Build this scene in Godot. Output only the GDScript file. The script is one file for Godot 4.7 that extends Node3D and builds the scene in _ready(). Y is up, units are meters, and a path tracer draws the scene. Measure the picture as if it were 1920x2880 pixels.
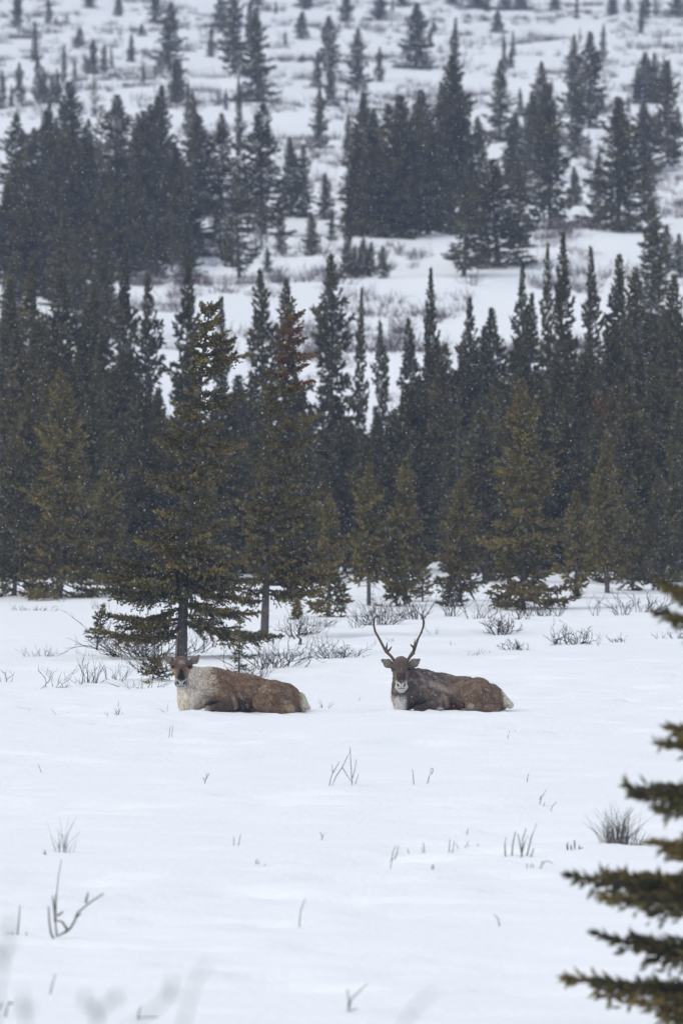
extends Node3D

const F := 24000.0            # focal length in pixels of the 1920 x 2880 photograph
const EYE := Vector3(0, 4, 0)
const TILT := -0.016665
const S := 0.0041667          # metres per pixel at 100 m
const ORD := ["first", "second", "third", "fourth", "fifth", "sixth", "seventh", "eighth", "ninth", "tenth", "eleventh", "twelfth", "thirteenth", "fourteenth", "fifteenth", "sixteenth", "seventeenth", "eighteenth", "nineteenth", "twentieth"]

var rng := RandomNumberGenerator.new()
var n_broad := FastNoiseLite.new()
var n_drift := FastNoiseLite.new()
var n_ripple := FastNoiseLite.new()
var n_fur := FastNoiseLite.new()
var names := {}
var M := {}
var protos := []
var shrub_protos := []


# ---------------------------------------------------------------- mesh building
class MB:
	var v := PackedVector3Array()
	var n := PackedVector3Array()
	var c := PackedColorArray()

	func tri(a: Vector3, b: Vector3, d: Vector3, col: Color) -> void:
		var nn := (d - a).cross(b - a).normalized()
		v.append(a); v.append(b); v.append(d)
		n.append(nn); n.append(nn); n.append(nn)
		c.append(col); c.append(col); c.append(col)

	func smooth_tri(a: Vector3, b: Vector3, d: Vector3, na: Vector3, nb: Vector3, nd: Vector3, ca: Color, cb: Color, cd: Color) -> void:
		v.append(a); v.append(b); v.append(d)
		n.append(na); n.append(nb); n.append(nd)
		c.append(ca); c.append(cb); c.append(cd)

	# a tapered tube through points
	func tube(p: PackedVector3Array, r: PackedFloat32Array, sides: int, col: Color, tip := true) -> void:
		var rings := []
		var norms := []
		for i in p.size():
			var dir := (p[mini(i + 1, p.size() - 1)] - p[maxi(i - 1, 0)]).normalized()
			var side := dir.cross(Vector3.UP if absf(dir.y) < 0.9 else Vector3.RIGHT).normalized()
			var up := side.cross(dir)
			var ring := PackedVector3Array()
			var nm := PackedVector3Array()
			for k in sides:
				var a := TAU * k / sides
				var o := side * cos(a) + up * sin(a)
				ring.append(p[i] + o * r[i])
				nm.append(o)
			rings.append(ring)
			norms.append(nm)
		for i in p.size() - 1:
			for k in sides:
				var q := (k + 1) % sides
				smooth_tri(rings[i][k], rings[i + 1][q], rings[i + 1][k], norms[i][k], norms[i + 1][q], norms[i + 1][k], col, col, col)
				smooth_tri(rings[i][k], rings[i][q], rings[i + 1][q], norms[i][k], norms[i][q], norms[i + 1][q], col, col, col)
		if tip:
			var e: int = p.size() - 1
			var dir := (p[e] - p[e - 1]).normalized()
			for k in sides:
				var q := (k + 1) % sides
				smooth_tri(rings[e][k], rings[e][q], p[e] + dir * r[e], norms[e][k], norms[e][q], dir, col, col, col)

	# a needled shoot: a three sided spindle, and loose needles when asked for
	func shoot(p: Vector3, d: Vector3, l: float, w: float, col: Color, needles: int, rg: RandomNumberGenerator) -> void:
		var side := d.cross(Vector3(0.31, 0.9, 0.28)).normalized()
		var up := side.cross(d).normalized()
		var m := p + d * l * 0.42
		var e := p + d * l
		var a := m + side * w
		var b := m - side * w * 0.5 + up * w * 0.87
		var f := m - side * w * 0.5 - up * w * 0.87
		tri(p, b, a, col); tri(p, f, b, col); tri(p, a, f, col)
		tri(e, a, b, col); tri(e, b, f, col); tri(e, f, a, col)
		for k in needles:
			var t := 0.1 + 0.85 * float(k) / needles
			var ang := rg.randf() * TAU
			var o := side * cos(ang) + up * sin(ang)
			var q := p + d * l * t
			var g := (o * 0.85 + d * 0.65).normalized()
			var wv := d.cross(o) * w * 0.2
			tri(q - wv, q + wv, q + g * w * 2.1, col * rg.randf_range(0.8, 1.25))

	func done() -> ArrayMesh:
		var arr := []
		arr.resize(Mesh.ARRAY_MAX)
		arr[Mesh.ARRAY_VERTEX] = v
		arr[Mesh.ARRAY_NORMAL] = n
		arr[Mesh.ARRAY_COLOR] = c
		var m := ArrayMesh.new()
		m.add_surface_from_arrays(Mesh.PRIMITIVE_TRIANGLES, arr)
		return m


func numbered(called: String) -> String:
	names[called] = names.get(called, -1) + 1
	return called if names[called] == 0 else "%s_%03d" % [called, names[called]]


func obj(called: String, mesh: Mesh, mat: Material, parent: Node = self) -> MeshInstance3D:
	var o := MeshInstance3D.new()
	o.mesh = mesh
	o.material_override = mat
	o.name = numbered(called) if parent == self else called
	parent.add_child(o, true)
	return o


func tag(o: Node, label: String, category: String, group := "", kind := "") -> void:
	if label: o.set_meta("label", label)
	if category: o.set_meta("category", category)
	if group: o.set_meta("group", group)
	if kind: o.set_meta("kind", kind)


func thing(called: String, at: Vector3, label: String, category: String, group := "") -> Node3D:
	var o := Node3D.new()
	o.name = numbered(called)
	o.position = at
	add_child(o)
	tag(o, label, category, group)
	return o


func mat(called: String, c: Color, rough := 0.9, vc := true) -> StandardMaterial3D:
	var m := StandardMaterial3D.new()
	m.resource_name = called
	m.albedo_color = c.linear_to_srgb()
	m.roughness = rough
	m.metallic_specular = 0.25
	m.vertex_color_use_as_albedo = vc
	return m


# ---------------------------------------------------------------- the lie of the land
func ground(x: float, d: float) -> float:       # d: metres in front of the camera
	var h := 0.0
	var up := maxf(0.0, d - 183.0)
	h += 0.0715 * up * up / (up + 9.0)            # the hill
	if d > 186.0:                                 # its shelves and hummocks
		var k := clampf((d - 186.0) / 40.0, 0, 1)
		h += k * (0.75 * n_broad.get_noise_2d(x * 0.9 + 40.0, d * 0.62) + 0.22 * n_drift.get_noise_2d(x * 0.8, d * 0.5))
	h += 2.3 * (1.0 - smoothstep(4.0, 36.0, d))   # the road bank on which the photographer stands
	if d < 186.0:
		h += 0.05 * n_drift.get_noise_2d(x, d * 0.7) * smoothstep(34.0, 50.0, d)
		h += 0.16 * smoothstep(120.0, 150.0, d) * n_broad.get_noise_2d(x * 2.2, d * 1.1)
		if d > 34.0 and d < 135.0:                # wind crust
			var r := n_ripple.get_noise_2d(x * 0.75, d)
			var lip := smoothstep(0.05, 0.22, n_ripple.get_noise_2d(x * 0.33 + 90.0, d * 0.55 + 13.0))
			var patch := 0.35 + 0.65 * smoothstep(-0.2, 0.35, n_drift.get_noise_2d(x * 1.3 + 7.0, d * 0.8))
			h += (0.042 * r - 0.06 * lip) * patch
		# the hollow under the two spruces and the low drift in front of it
		h -= 0.2 * exp(-pow((d - 113.6) / 2.2, 2.0)) * exp(-pow((x + 1.3) / 1.5, 2.0))
		h += 0.05 * exp(-pow((d - 109.4) / 1.2, 2.0)) * exp(-pow((x + 1.2) / 2.0, 2.0))
		h -= 0.12 * exp(-pow((d - 112.8) / 0.8, 2.0)) * exp(-pow((x - 0.35) / 0.32, 2.0))
		h -= 0.10 * exp(-pow((d - 113.8) / 0.9, 2.0)) * exp(-pow((x - 1.7) / 0.8, 2.0))
		# snow pushed up in front of the two animals
		h += 0.035 * exp(-pow((d - 99.45) / 0.22, 2.0)) * (exp(-pow((x + 1.75) / 0.5, 2.0)) + exp(-pow((x - 0.6) / 0.35, 2.0)))
		# trampled, pushed about snow round the beds
		var bed := exp(-pow((d - 99.6) / 0.7, 2.0)) * (smoothstep(1.35, 0.95, absf(x + 1.12)) + smoothstep(0.95, 0.6, absf(x - 1.28)))
		if bed > 0.01:
			h += 0.035 * bed * n_ripple.get_noise_2d(x * 4.0 + 30.0, d * 4.0)
	return h


func ray(px: float, py: float) -> Vector3:
	var b := Basis(Vector3.RIGHT, TILT)
	var r := b * Vector3((px - 960.0) / F, (1440.0 - py) / F, -1.0)
	return r / -r.z


func spot(px: float, py: float, d: float) -> Vector3:
	return EYE + ray(px, py) * d


func land(px: float, py: float, from := 38.0) -> Vector3:   # where that line of sight meets the snow
	var r := ray(px, py)
	var d := from
	while d < 900.0:
		var p := EYE + r * d
		if p.y <= ground(p.x, d):
			break
		d += 0.1 if d < 190.0 else 0.5
	return Vector3(r.x * d, ground(r.x * d, d), -d)


func on(x: float, d: float) -> Vector3:
	return Vector3(x, ground(x, d), -d)


func px_at(p: Vector3) -> float:      # metres per photograph pixel at that distance
	return -p.z / F


func build_ground() -> void:
	var xs := PackedFloat32Array()
	var far := [420.0, 260.0, 160.0, 100.0, 66.0, 48.0, 38.0, 31.0, 26.0, 22.5]
	for k in far: xs.append(-k)
	var x := -20.0
	while x < -7.0:
		xs.append(x); x += 0.45
	x = -6.8
	while x < 6.85:
		xs.append(x); x += 0.11
	x = 7.2
	while x < 20.2:
		xs.append(x); x += 0.45
	for i in far.size(): xs.append(far[far.size() - 1 - i])
	var ds := PackedFloat32Array([-60.0, -30.0, -12.0, -4.0])
	var d := 0.0
	while d < 1500.0:
		ds.append(d)
		d += 1.5 if d < 36.0 else 0.13 if d < 128.0 else 0.3 if d < 200.0 else 0.8 if d < 520.0 else 1.6 if d < 680.0 else 40.0
	var w := xs.size()
	var v := PackedVector3Array()
	for dd in ds:
		for xx in xs:
			v.append(Vector3(xx, ground(xx, dd), -dd))
	var n := PackedVector3Array()
	var idx := PackedInt32Array()
	for j in ds.size():
		for i in w:
			var a := v[j * w + maxi(i - 1, 0)]
			var b := v[j * w + mini(i + 1, w - 1)]
			var e := v[maxi(j - 1, 0) * w + i]
			var f := v[mini(j + 1, ds.size() - 1) * w + i]
			n.append((b - a).cross(f - e).normalized())
			if i < w - 1 and j < ds.size() - 1:
				var q := j * w + i
				idx.append_array([q, q + w, q + 1, q + 1, q + w, q + w + 1])
	var arr := []
	arr.resize(Mesh.ARRAY_MAX)
	arr[Mesh.ARRAY_VERTEX] = v
	arr[Mesh.ARRAY_NORMAL] = n
	arr[Mesh.ARRAY_INDEX] = idx
	var m := ArrayMesh.new()
	m.add_surface_from_arrays(Mesh.PRIMITIVE_TRIANGLES, arr)
	var o := obj("snow_ground", m, M.snow)
	tag(o, "snow covered clearing rising into a white wooded hillside", "ground", "", "structure")


# ---------------------------------------------------------------- spruces
func needle_color(pal: Array, rg: RandomNumberGenerator) -> Color:
	var c: Color = pal[rg.randi() % pal.size()]
	return c * rg.randf_range(0.65, 1.35)


# hangs side twigs full of shoots on a limb
func dress_limb(crown: MB, wood: MB, pts: PackedVector3Array, length: float, o: Dictionary, rg: RandomNumberGenerator, pal: Array, bare: float, small := 1.0) -> void:
	var sl: float = o.shoot * small
	var sw: float = o.width * small
	var tone := needle_color(pal, rg)
	var step: float = o.step
	var count := maxi(2, int(length / step))
	for i in count + 1:
		var t := bare + (1.0 - bare) * float(i) / count
		var f := t * (pts.size() - 1)
		var k := mini(int(f), pts.size() - 2)
		var p := pts[k].lerp(pts[k + 1], f - k)
		var dir := (pts[k + 1] - pts[k]).normalized()
		var flat := dir.cross(Vector3.UP).normalized()
		for s in [-1.0, 1.0]:
			if rg.randf() < o.get("skip", 0.12): continue
			var tl: float = minf((1.0 - t) * length * 0.6, o.get("twig", 0.45)) * rg.randf_range(0.5, 1.1) + sl * 0.45
			var td: Vector3 = (dir * rg.randf_range(0.5, 0.95) + flat * s * rg.randf_range(0.5, 1.0) + Vector3(0, rg.randf_range(-0.6, 0.4), 0)).normalized()
			var m := maxi(2, int(tl / (sl * o.get("pack", 0.4))))
			var tone2 := tone.lerp(needle_color(pal, rg), 0.45)
			for q in m:
				var pp := p + td * tl * (float(q) / m) + Vector3(0, -0.12 * tl * pow(float(q) / m, 2.0), 0)
				var sd := (td + Vector3(rg.randf_range(-0.7, 0.7), rg.randf_range(-0.6, 0.8), rg.randf_range(-0.7, 0.7))).normalized()
				crown.shoot(pp, sd, sl * rg.randf_range(0.7, 1.25), sw * rg.randf_range(0.8, 1.2), tone2 * rg.randf_range(0.8, 1.2), o.needles, rg)
			if o.needles > 0:
				wood.tube(PackedVector3Array([p, p + td * tl * 0.9]), PackedFloat32Array([0.004, 0.002]), 3, Color(0.06, 0.05, 0.042), false)
		# tufts on top of the limb
		if rg.randf() < o.get("top", 0.5):
			var sd2 := (dir + Vector3(rg.randf_range(-0.5, 0.5), rg.randf_range(0.2, 1.0), rg.randf_range(-0.5, 0.5))).normalized()
			crown.shoot(p, sd2, sl * rg.randf_range(0.7, 1.1), sw, tone * rg.randf_range(0.85, 1.2), o.needles, rg)
	var e := pts[pts.size() - 1]
	var ed := (e - pts[pts.size() - 2]).normalized()
	for k in 3:
		crown.shoot(e - ed * sl * 0.4 * k, (ed + Vector3(rg.randf_range(-0.5, 0.5), rg.randf_range(-0.2, 0.4), rg.randf_range(-0.5, 0.5)) * minf(1.0, k)).normalized(), sl * 1.1, sw, tone, o.needles, rg)


func limb_points(a: Vector3, b: Vector3, sag: float, curl: float) -> PackedVector3Array:
	var p := PackedVector3Array()
	for i in 6:
		var t := i / 5.0
		p.append(a.lerp(b, t) + Vector3(0, -sag * sin(PI * t) + curl * t * t * t, 0))
	return p


# a spruce standing at the origin. o: h, r (crown half width), bare (height of lowest limb as a share), limbs, shoot, width, step, needles, axis (points), power
func spruce_parts(o: Dictionary, seed_: int, pal: Array) -> Dictionary:
	var rg := RandomNumberGenerator.new()
	rg.seed = seed_
	var trunk := MB.new()
	var limbs := MB.new()
	var crown := MB.new()
	var h: float = o.h
	var axis := PackedVector3Array()
	if o.has("axis"):
		axis = o.axis
	else:
		var bx := rg.randf_range(-0.02, 0.02) * h
		var bz := rg.randf_range(-0.02, 0.02) * h
		for i in 9:
			var t := i / 8.0
			axis.append(Vector3(bx * sin(t * 3.0), h * t, bz * sin(t * 2.6)))
	axis[0].y -= 0.25
	var radii := PackedFloat32Array()
	var tr: float = o.get("trunk", 0.016 * h)
	for i in axis.size():
		var t := float(i) / (axis.size() - 1)
		radii.append(lerpf(tr * (1.15 if i == 0 else 1.0), 0.006, pow(t, 0.85)))
	trunk.tube(axis, radii, 9, Color(1, 1, 1))
	var bare: float = o.get("bare", 0.06)
	var count: int = o.limbs
	var az := rg.randf() * TAU
	var lean := Vector2(rg.randf_range(-1, 1), rg.randf_range(-1, 1)) * 0.16
	for i in count:
		var t := bare + (1.0 - bare) * (float(i) + rg.randf()) / count
		t = 1.0 - pow(1.0 - t, o.get("crowd", 1.12))
		az += 2.4 + rg.randf_range(-0.6, 0.6)
		var f := t * (axis.size() - 1)
		var k := mini(int(f), axis.size() - 2)
		var a := axis[k].lerp(axis[k + 1], f - k)
		var wave := 0.78 + 0.34 * sin(t * o.get("tiers", 21.0) + seed_) + 0.2 * sin(t * 47.0 + seed_ * 2.0 + az * 0.5)
		var l: float = o.r * pow(1.0 - t, o.get("power", 0.85)) * clampf(wave, 0.32, 1.25) * rg.randf_range(0.7, 1.15) + 0.02 * h * (1.0 - t) + 0.005 * h
		var hd := Vector3(cos(az) + lean.x, 0, sin(az) + lean.y)
		var rise := lerpf(-0.25, 0.6, smoothstep(0.3, 1.0, t)) + rg.randf_range(-0.14, 0.14)
		var b := a + (hd.normalized() + Vector3(0, rise, 0)).normalized() * l
		var pts := limb_points(a, b, 0.06 * l, 0.14 * l)
		if o.get("wood", true):
			limbs.tube(pts, PackedFloat32Array([0.014 * l + 0.006, 0.012 * l + 0.005, 0.01 * l + 0.004, 0.007 * l + 0.004, 0.005 * l + 0.003, 0.003]), 4, Color(0.075, 0.063, 0.052))
		var p2: Array = o.top_pal if o.has("top_pal") and t > o.top_from and t < o.get("top_to", 2.0) and rg.randf() < 0.85 else pal
		dress_limb(crown, limbs, pts, l, o, rg, p2, rg.randf_range(0.02, 0.2) if t > 0.3 else rg.randf_range(0.1, 0.35), 0.4 + 0.6 * minf(1.0, (1.0 - t) * 3.5))
	# limbs drawn one by one: [attach, tip, sag]
	var drawn := []
	for e in o.get("drawn", []):
		drawn.append(e)
		for q in o.get("extra", 1):
			var w: float = (e[1] - e[0]).length()
			drawn.append([e[0] + Vector3(0, rg.randf_range(-0.03, 0.03), 0), e[0].lerp(e[1], rg.randf_range(0.65, 0.96)) + Vector3(rg.randf_range(-0.04, 0.04), rg.randf_range(-0.05, 0.04), rg.randf_range(-0.3, 0.3) * w), e[2], 0.2])
		if o.get("front", false) and e[0].y > 0.17 * h:
			var v: Vector3 = e[1] - e[0]
			for z in [0.6]:
				drawn.append([e[0] + Vector3(0, rg.randf_range(-0.1, 0.1), 0), e[0] + Vector3(v.x * rg.randf_range(-0.5, 0.6), v.y * 0.8 - 0.05, z * absf(v.x) * rg.randf_range(0.5, 1.0)), e[2], 0.06])
	for e in drawn:
		var l: float = (e[1] - e[0]).length()
		var pts := limb_points(e[0], e[1], e[2] * l, 0.05 * l)
		limbs.tube(pts, PackedFloat32Array([0.012 * l + 0.008, 0.011 * l + 0.006, 0.009 * l + 0.004, 0.007 * l + 0.003, 0.005 * l + 0.002, 0.002]), 5, Color(0.075, 0.063, 0.052))
		var at: float = e[0].y / h
		var p2: Array = o.top_pal if o.has("top_pal") and at > o.top_from and at < o.get("top_to", 2.0) else pal
		dress_limb(crown, limbs, pts, l, o, rg, p2, e[3] if e.size() > 3 else 0.15)
	# dead bare twigs low on the trunk
	for i in o.get("dead", 0):
		var t := rg.randf_range(0.03, 0.3)
		var f := t * (axis.size() - 1)
		var k := mini(int(f), axis.size() - 2)
		var a := axis[k].lerp(axis[k + 1], f - k)
		var ang := rg.randf() * TAU
		var l: float = rg.randf_range(0.25, 0.7) * o.r
		var b := a + Vector3(cos(ang) * l, rg.randf_range(-0.3, 0.1) * l, sin(ang) * l)
		limbs.tube(limb_points(a, b, rg.randf_range(-0.06, 0.06) * l, 0.0), PackedFloat32Array([0.007, 0.006, 0.005, 0.004, 0.003, 0.002]), 3, Color(0.1, 0.088, 0.08))
		for q in 4:
			var s := a.lerp(b, rg.randf_range(0.35, 0.95))
			limbs.tube(PackedVector3Array([s, s + Vector3(rg.randf_range(-0.15, 0.15), rg.randf_range(-0.12, 0.06), rg.randf_range(-0.15, 0.15))]), PackedFloat32Array([0.003, 0.0015]), 3, Color(0.1, 0.088, 0.08))
	var top := axis[axis.size() - 1]
	for k in 5:
		crown.shoot(top - Vector3(0, o.shoot * (0.3 + 0.3 * k), 0), (Vector3(rg.randf_range(-0.25, 0.25), 1.0, rg.randf_range(-0.25, 0.25))).normalized(), o.shoot * 0.9, o.width * 0.6, needle_color(pal, rg), o.needles, rg)
	return {"trunk": trunk.done(), "limbs": limbs.done() if limbs.v.size() else null, "crown": crown.done()}


func plant_spruce(called: String, at: Vector3, parts: Dictionary, needle: Material, label: String, group := "", category := "spruce tree") -> Node3D:
	var t := thing(called, at, label, category, group)
	obj("trunk", parts.trunk, M.bark, t)
	if parts.limbs: obj("limbs", parts.limbs, M.twig, t)
	obj("crown", parts.crown, needle, t)
	return t


func copy_spruce(called: String, at: Vector3, h: float, hw: float, kind: int, turn: float, needle: Material, label: String, group := "") -> Node3D:
	var t: Node3D = protos[kind].duplicate()
	t.name = numbered(called)
	add_child(t)
	t.position = at
	t.rotation = Vector3(rng.randfn(0.0, 0.018), turn, rng.randfn(0.0, 0.018))
	t.scale = Vector3(hw / 0.8, h / 5.0, hw / 0.8)
	for c in t.get_children():
		if c.name == "crown": c.material_override = needle
	tag(t, label, "spruce tree", group)
	return t


# ---------------------------------------------------------------- willow twigs and shrubs
func grow(m: MB, p: Vector3, dir: Vector3, l: float, r: float, level: int, rg: RandomNumberGenerator, wild: float, col: Color) -> void:
	var pts := PackedVector3Array([p])
	var rr := PackedFloat32Array([r])
	var d := dir
	for i in 4:
		d = (d + Vector3(rg.randf_range(-1, 1), rg.randf_range(-0.5, 0.75), rg.randf_range(-1, 1)) * wild).normalized()
		p += d * l / 4.0
		pts.append(p)
		rr.append(r * (1.0 - 0.19 * (i + 1)))
		if level > 0 and i > 0 and rg.randf() < 0.8:
			var bd := (d + Vector3(rg.randf_range(-1, 1), rg.randf_range(-0.3, 0.6), rg.randf_range(-1, 1)) * 0.85).normalized()
			grow(m, p, bd, l * rg.randf_range(0.35, 0.65), r * 0.62, level - 1, rg, wild, col * rg.randf_range(0.85, 1.2))
	m.tube(pts, rr, 4, col)


func shrub_mesh(w: float, h: float, stems: int, r: float, level: int, wild: float, lean: float, seed_: int, col: Color) -> ArrayMesh:
	var rg := RandomNumberGenerator.new()
	rg.seed = seed_
	var m := MB.new()
	for i in stems:
		var u := rg.randf_range(-1, 1)
		var base := Vector3(u * w * 0.28, -0.06, rg.randf_range(-0.2, 0.2) * w)
		var d := Vector3(u * w * 0.4 + lean * h + rg.randf_range(-0.45, 0.45) * w, h * rg.randf_range(0.45, 1.0), rg.randf_range(-0.5, 0.5) * w)
		grow(m, base, d.normalized(), (d.length() * 0.8 + 0.06) * rg.randf_range(0.55, 1.0), r * rg.randf_range(0.55, 1.05), level, rg, wild * 1.6, col * rg.randf_range(0.75, 1.25))
	return m.done()


func shrub(px: float, py: float, w: float, h: float, stems: int, label: String, o := {}) -> void:
	var at := land(px, py, o.get("from", 38.0))
	var k := px_at(at)
	var m := shrub_mesh(w * k, h * k, int(stems * 1.4 + 0.5) if stems > 5 else stems, 1.0 * o.get("r", 0.008), o.get("level", 2), o.get("wild", 0.3), o.get("lean", 0.0), int(px * 7 + py), o.get("col", Color(0.034, 0.025, 0.022)))
	var b := obj(o.get("called", "willow_shrub"), m, M.twig)
	b.position = at
	tag(b, label, o.get("category", "shrub"), o.get("group", "bare willow shrubs on the snow"))


# a twig drawn stroke by stroke; points are photograph pixels
func twig(px: float, py: float, strokes: Array, r: float, label: String, o := {}) -> void:
	var at: Vector3 = o.at if o.has("at") else land(px, py)
	var k := px_at(at)
	var rg := RandomNumberGenerator.new()
	rg.seed = int(px * 3 + py)
	var m := MB.new()
	for s in strokes:
		var pts := PackedVector3Array()
		var rr := PackedFloat32Array()
		var z := rg.randf_range(-0.04, 0.04)
		var dz := rg.randf_range(-0.05, 0.05)
		for i in s.size():
			var p: Vector2 = s[i]
			pts.append(Vector3((p.x - px) * k, (py - p.y) * k - (0.05 if i == 0 and p.y > py - 6 else 0.0), z + dz * i))
			rr.append(r * 0.72 * lerpf(1.0, 0.5, float(i) / maxf(1.0, s.size() - 1)))
		m.tube(pts, rr, 5, o.get("col", Color(0.11, 0.095, 0.09)) * rg.randf_range(0.85, 1.2))
	for c in o.get("catkins", []):
		var e := Vector3((c.x - px) * k, (py - c.y) * k, 0.0)
		m.tube(PackedVector3Array([e - Vector3(0.003, 0.014, 0), e - Vector3(0.002, 0.008, 0), e, e + Vector3(0.002, 0.012, 0), e + Vector3(0.003, 0.018, 0)]), PackedFloat32Array([0.002, 0.006, 0.008, 0.006, 0.002]), 7, Color(0.25, 0.24, 0.24))
	var b := obj(o.get("called", "bare_twig"), m.done(), M.twig)
	b.position = at
	tag(b, label, o.get("category", "twig"), o.get("group", "bare twigs sticking out of the snow"))


func grass(px: float, py: float, w: float, h: float, blades_: int, label: String, col := Color(0.13, 0.115, 0.1), lean := 0.0) -> void:
	var at := land(px, py)
	var k := px_at(at)
	var rg := RandomNumberGenerator.new()
	rg.seed = int(px + py * 5)
	var m := MB.new()
	var blades := int(blades_ * 1.4)
	for i in blades:
		var u := clampf(rg.randfn(0.0, 0.5), -1.2, 1.2)
		var b := Vector3(u * w * 0.26 * k, -0.05, rg.randf_range(-0.25, 0.25) * w * k)
		var l := h * k * rg.randf_range(0.3, 1.0) * (1.0 - 0.25 * absf(u))
		var side := (u * 0.5 + lean + rg.randf_range(-0.4, 0.4))
		var dep := rg.randf_range(-0.5, 0.5)
		var kink := rg.randf_range(-0.12, 0.12)
		var pts := PackedVector3Array()
		for q in 5:
			var t := q / 4.0
			pts.append(b + Vector3((side * (0.35 * t + 0.65 * t * t) + kink * sin(t * 4.0)) * l, (l + 0.05) * (t - 0.3 * absf(side) * t * t), dep * l * t * t))
		var rs := rg.randf_range(0.7, 1.3)
		m.tube(pts, PackedFloat32Array([0.0028 * rs, 0.0025 * rs, 0.0021 * rs, 0.0015 * rs, 0.0008]), 3, col * rg.randf_range(0.5, 1.4))
		if rg.randf() < 0.4:
			var a := pts[2]
			m.tube(PackedVector3Array([a, a + Vector3(rg.randf_range(-0.35, 0.35) * l, rg.randf_range(0.05, 0.35) * l, rg.randf_range(-0.2, 0.2) * l)]), PackedFloat32Array([0.0018, 0.0007]), 3, col * rg.randf_range(0.5, 1.4))
	var g := obj("grass_tuft", m.done(), M.twig)
	g.position = at
	tag(g, label, "grass tuft", "dry grass tufts in the snow")


# ---------------------------------------------------------------- the two caribou
var bones := []

func bone(ax: float, ay: float, az: float, ar: float, bx: float, by: float, bz: float, br: float, k := 16.0, zs := 1.0) -> void:
	bones.append([Vector3(ax, -ay, az), Vector3(bx, -by, bz), ar, br, k, zs])


func field(p: Vector3, list: Array) -> float:
	var d := 1e6
	for b in list:
		var a: Vector3 = b[0]
		var ab: Vector3 = b[1] - a
		var pa := p - a
		var t := clampf(pa.dot(ab) / maxf(ab.length_squared(), 0.001), 0.0, 1.0)
		var q := pa - ab * t
		q.z *= b[5]
		var e: float = q.length() - lerpf(b[2], b[3], t)
		var k: float = b[4]
		var h := maxf(k - absf(d - e), 0.0) / k
		d = minf(d, e) - h * h * k * 0.25
	return d


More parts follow.
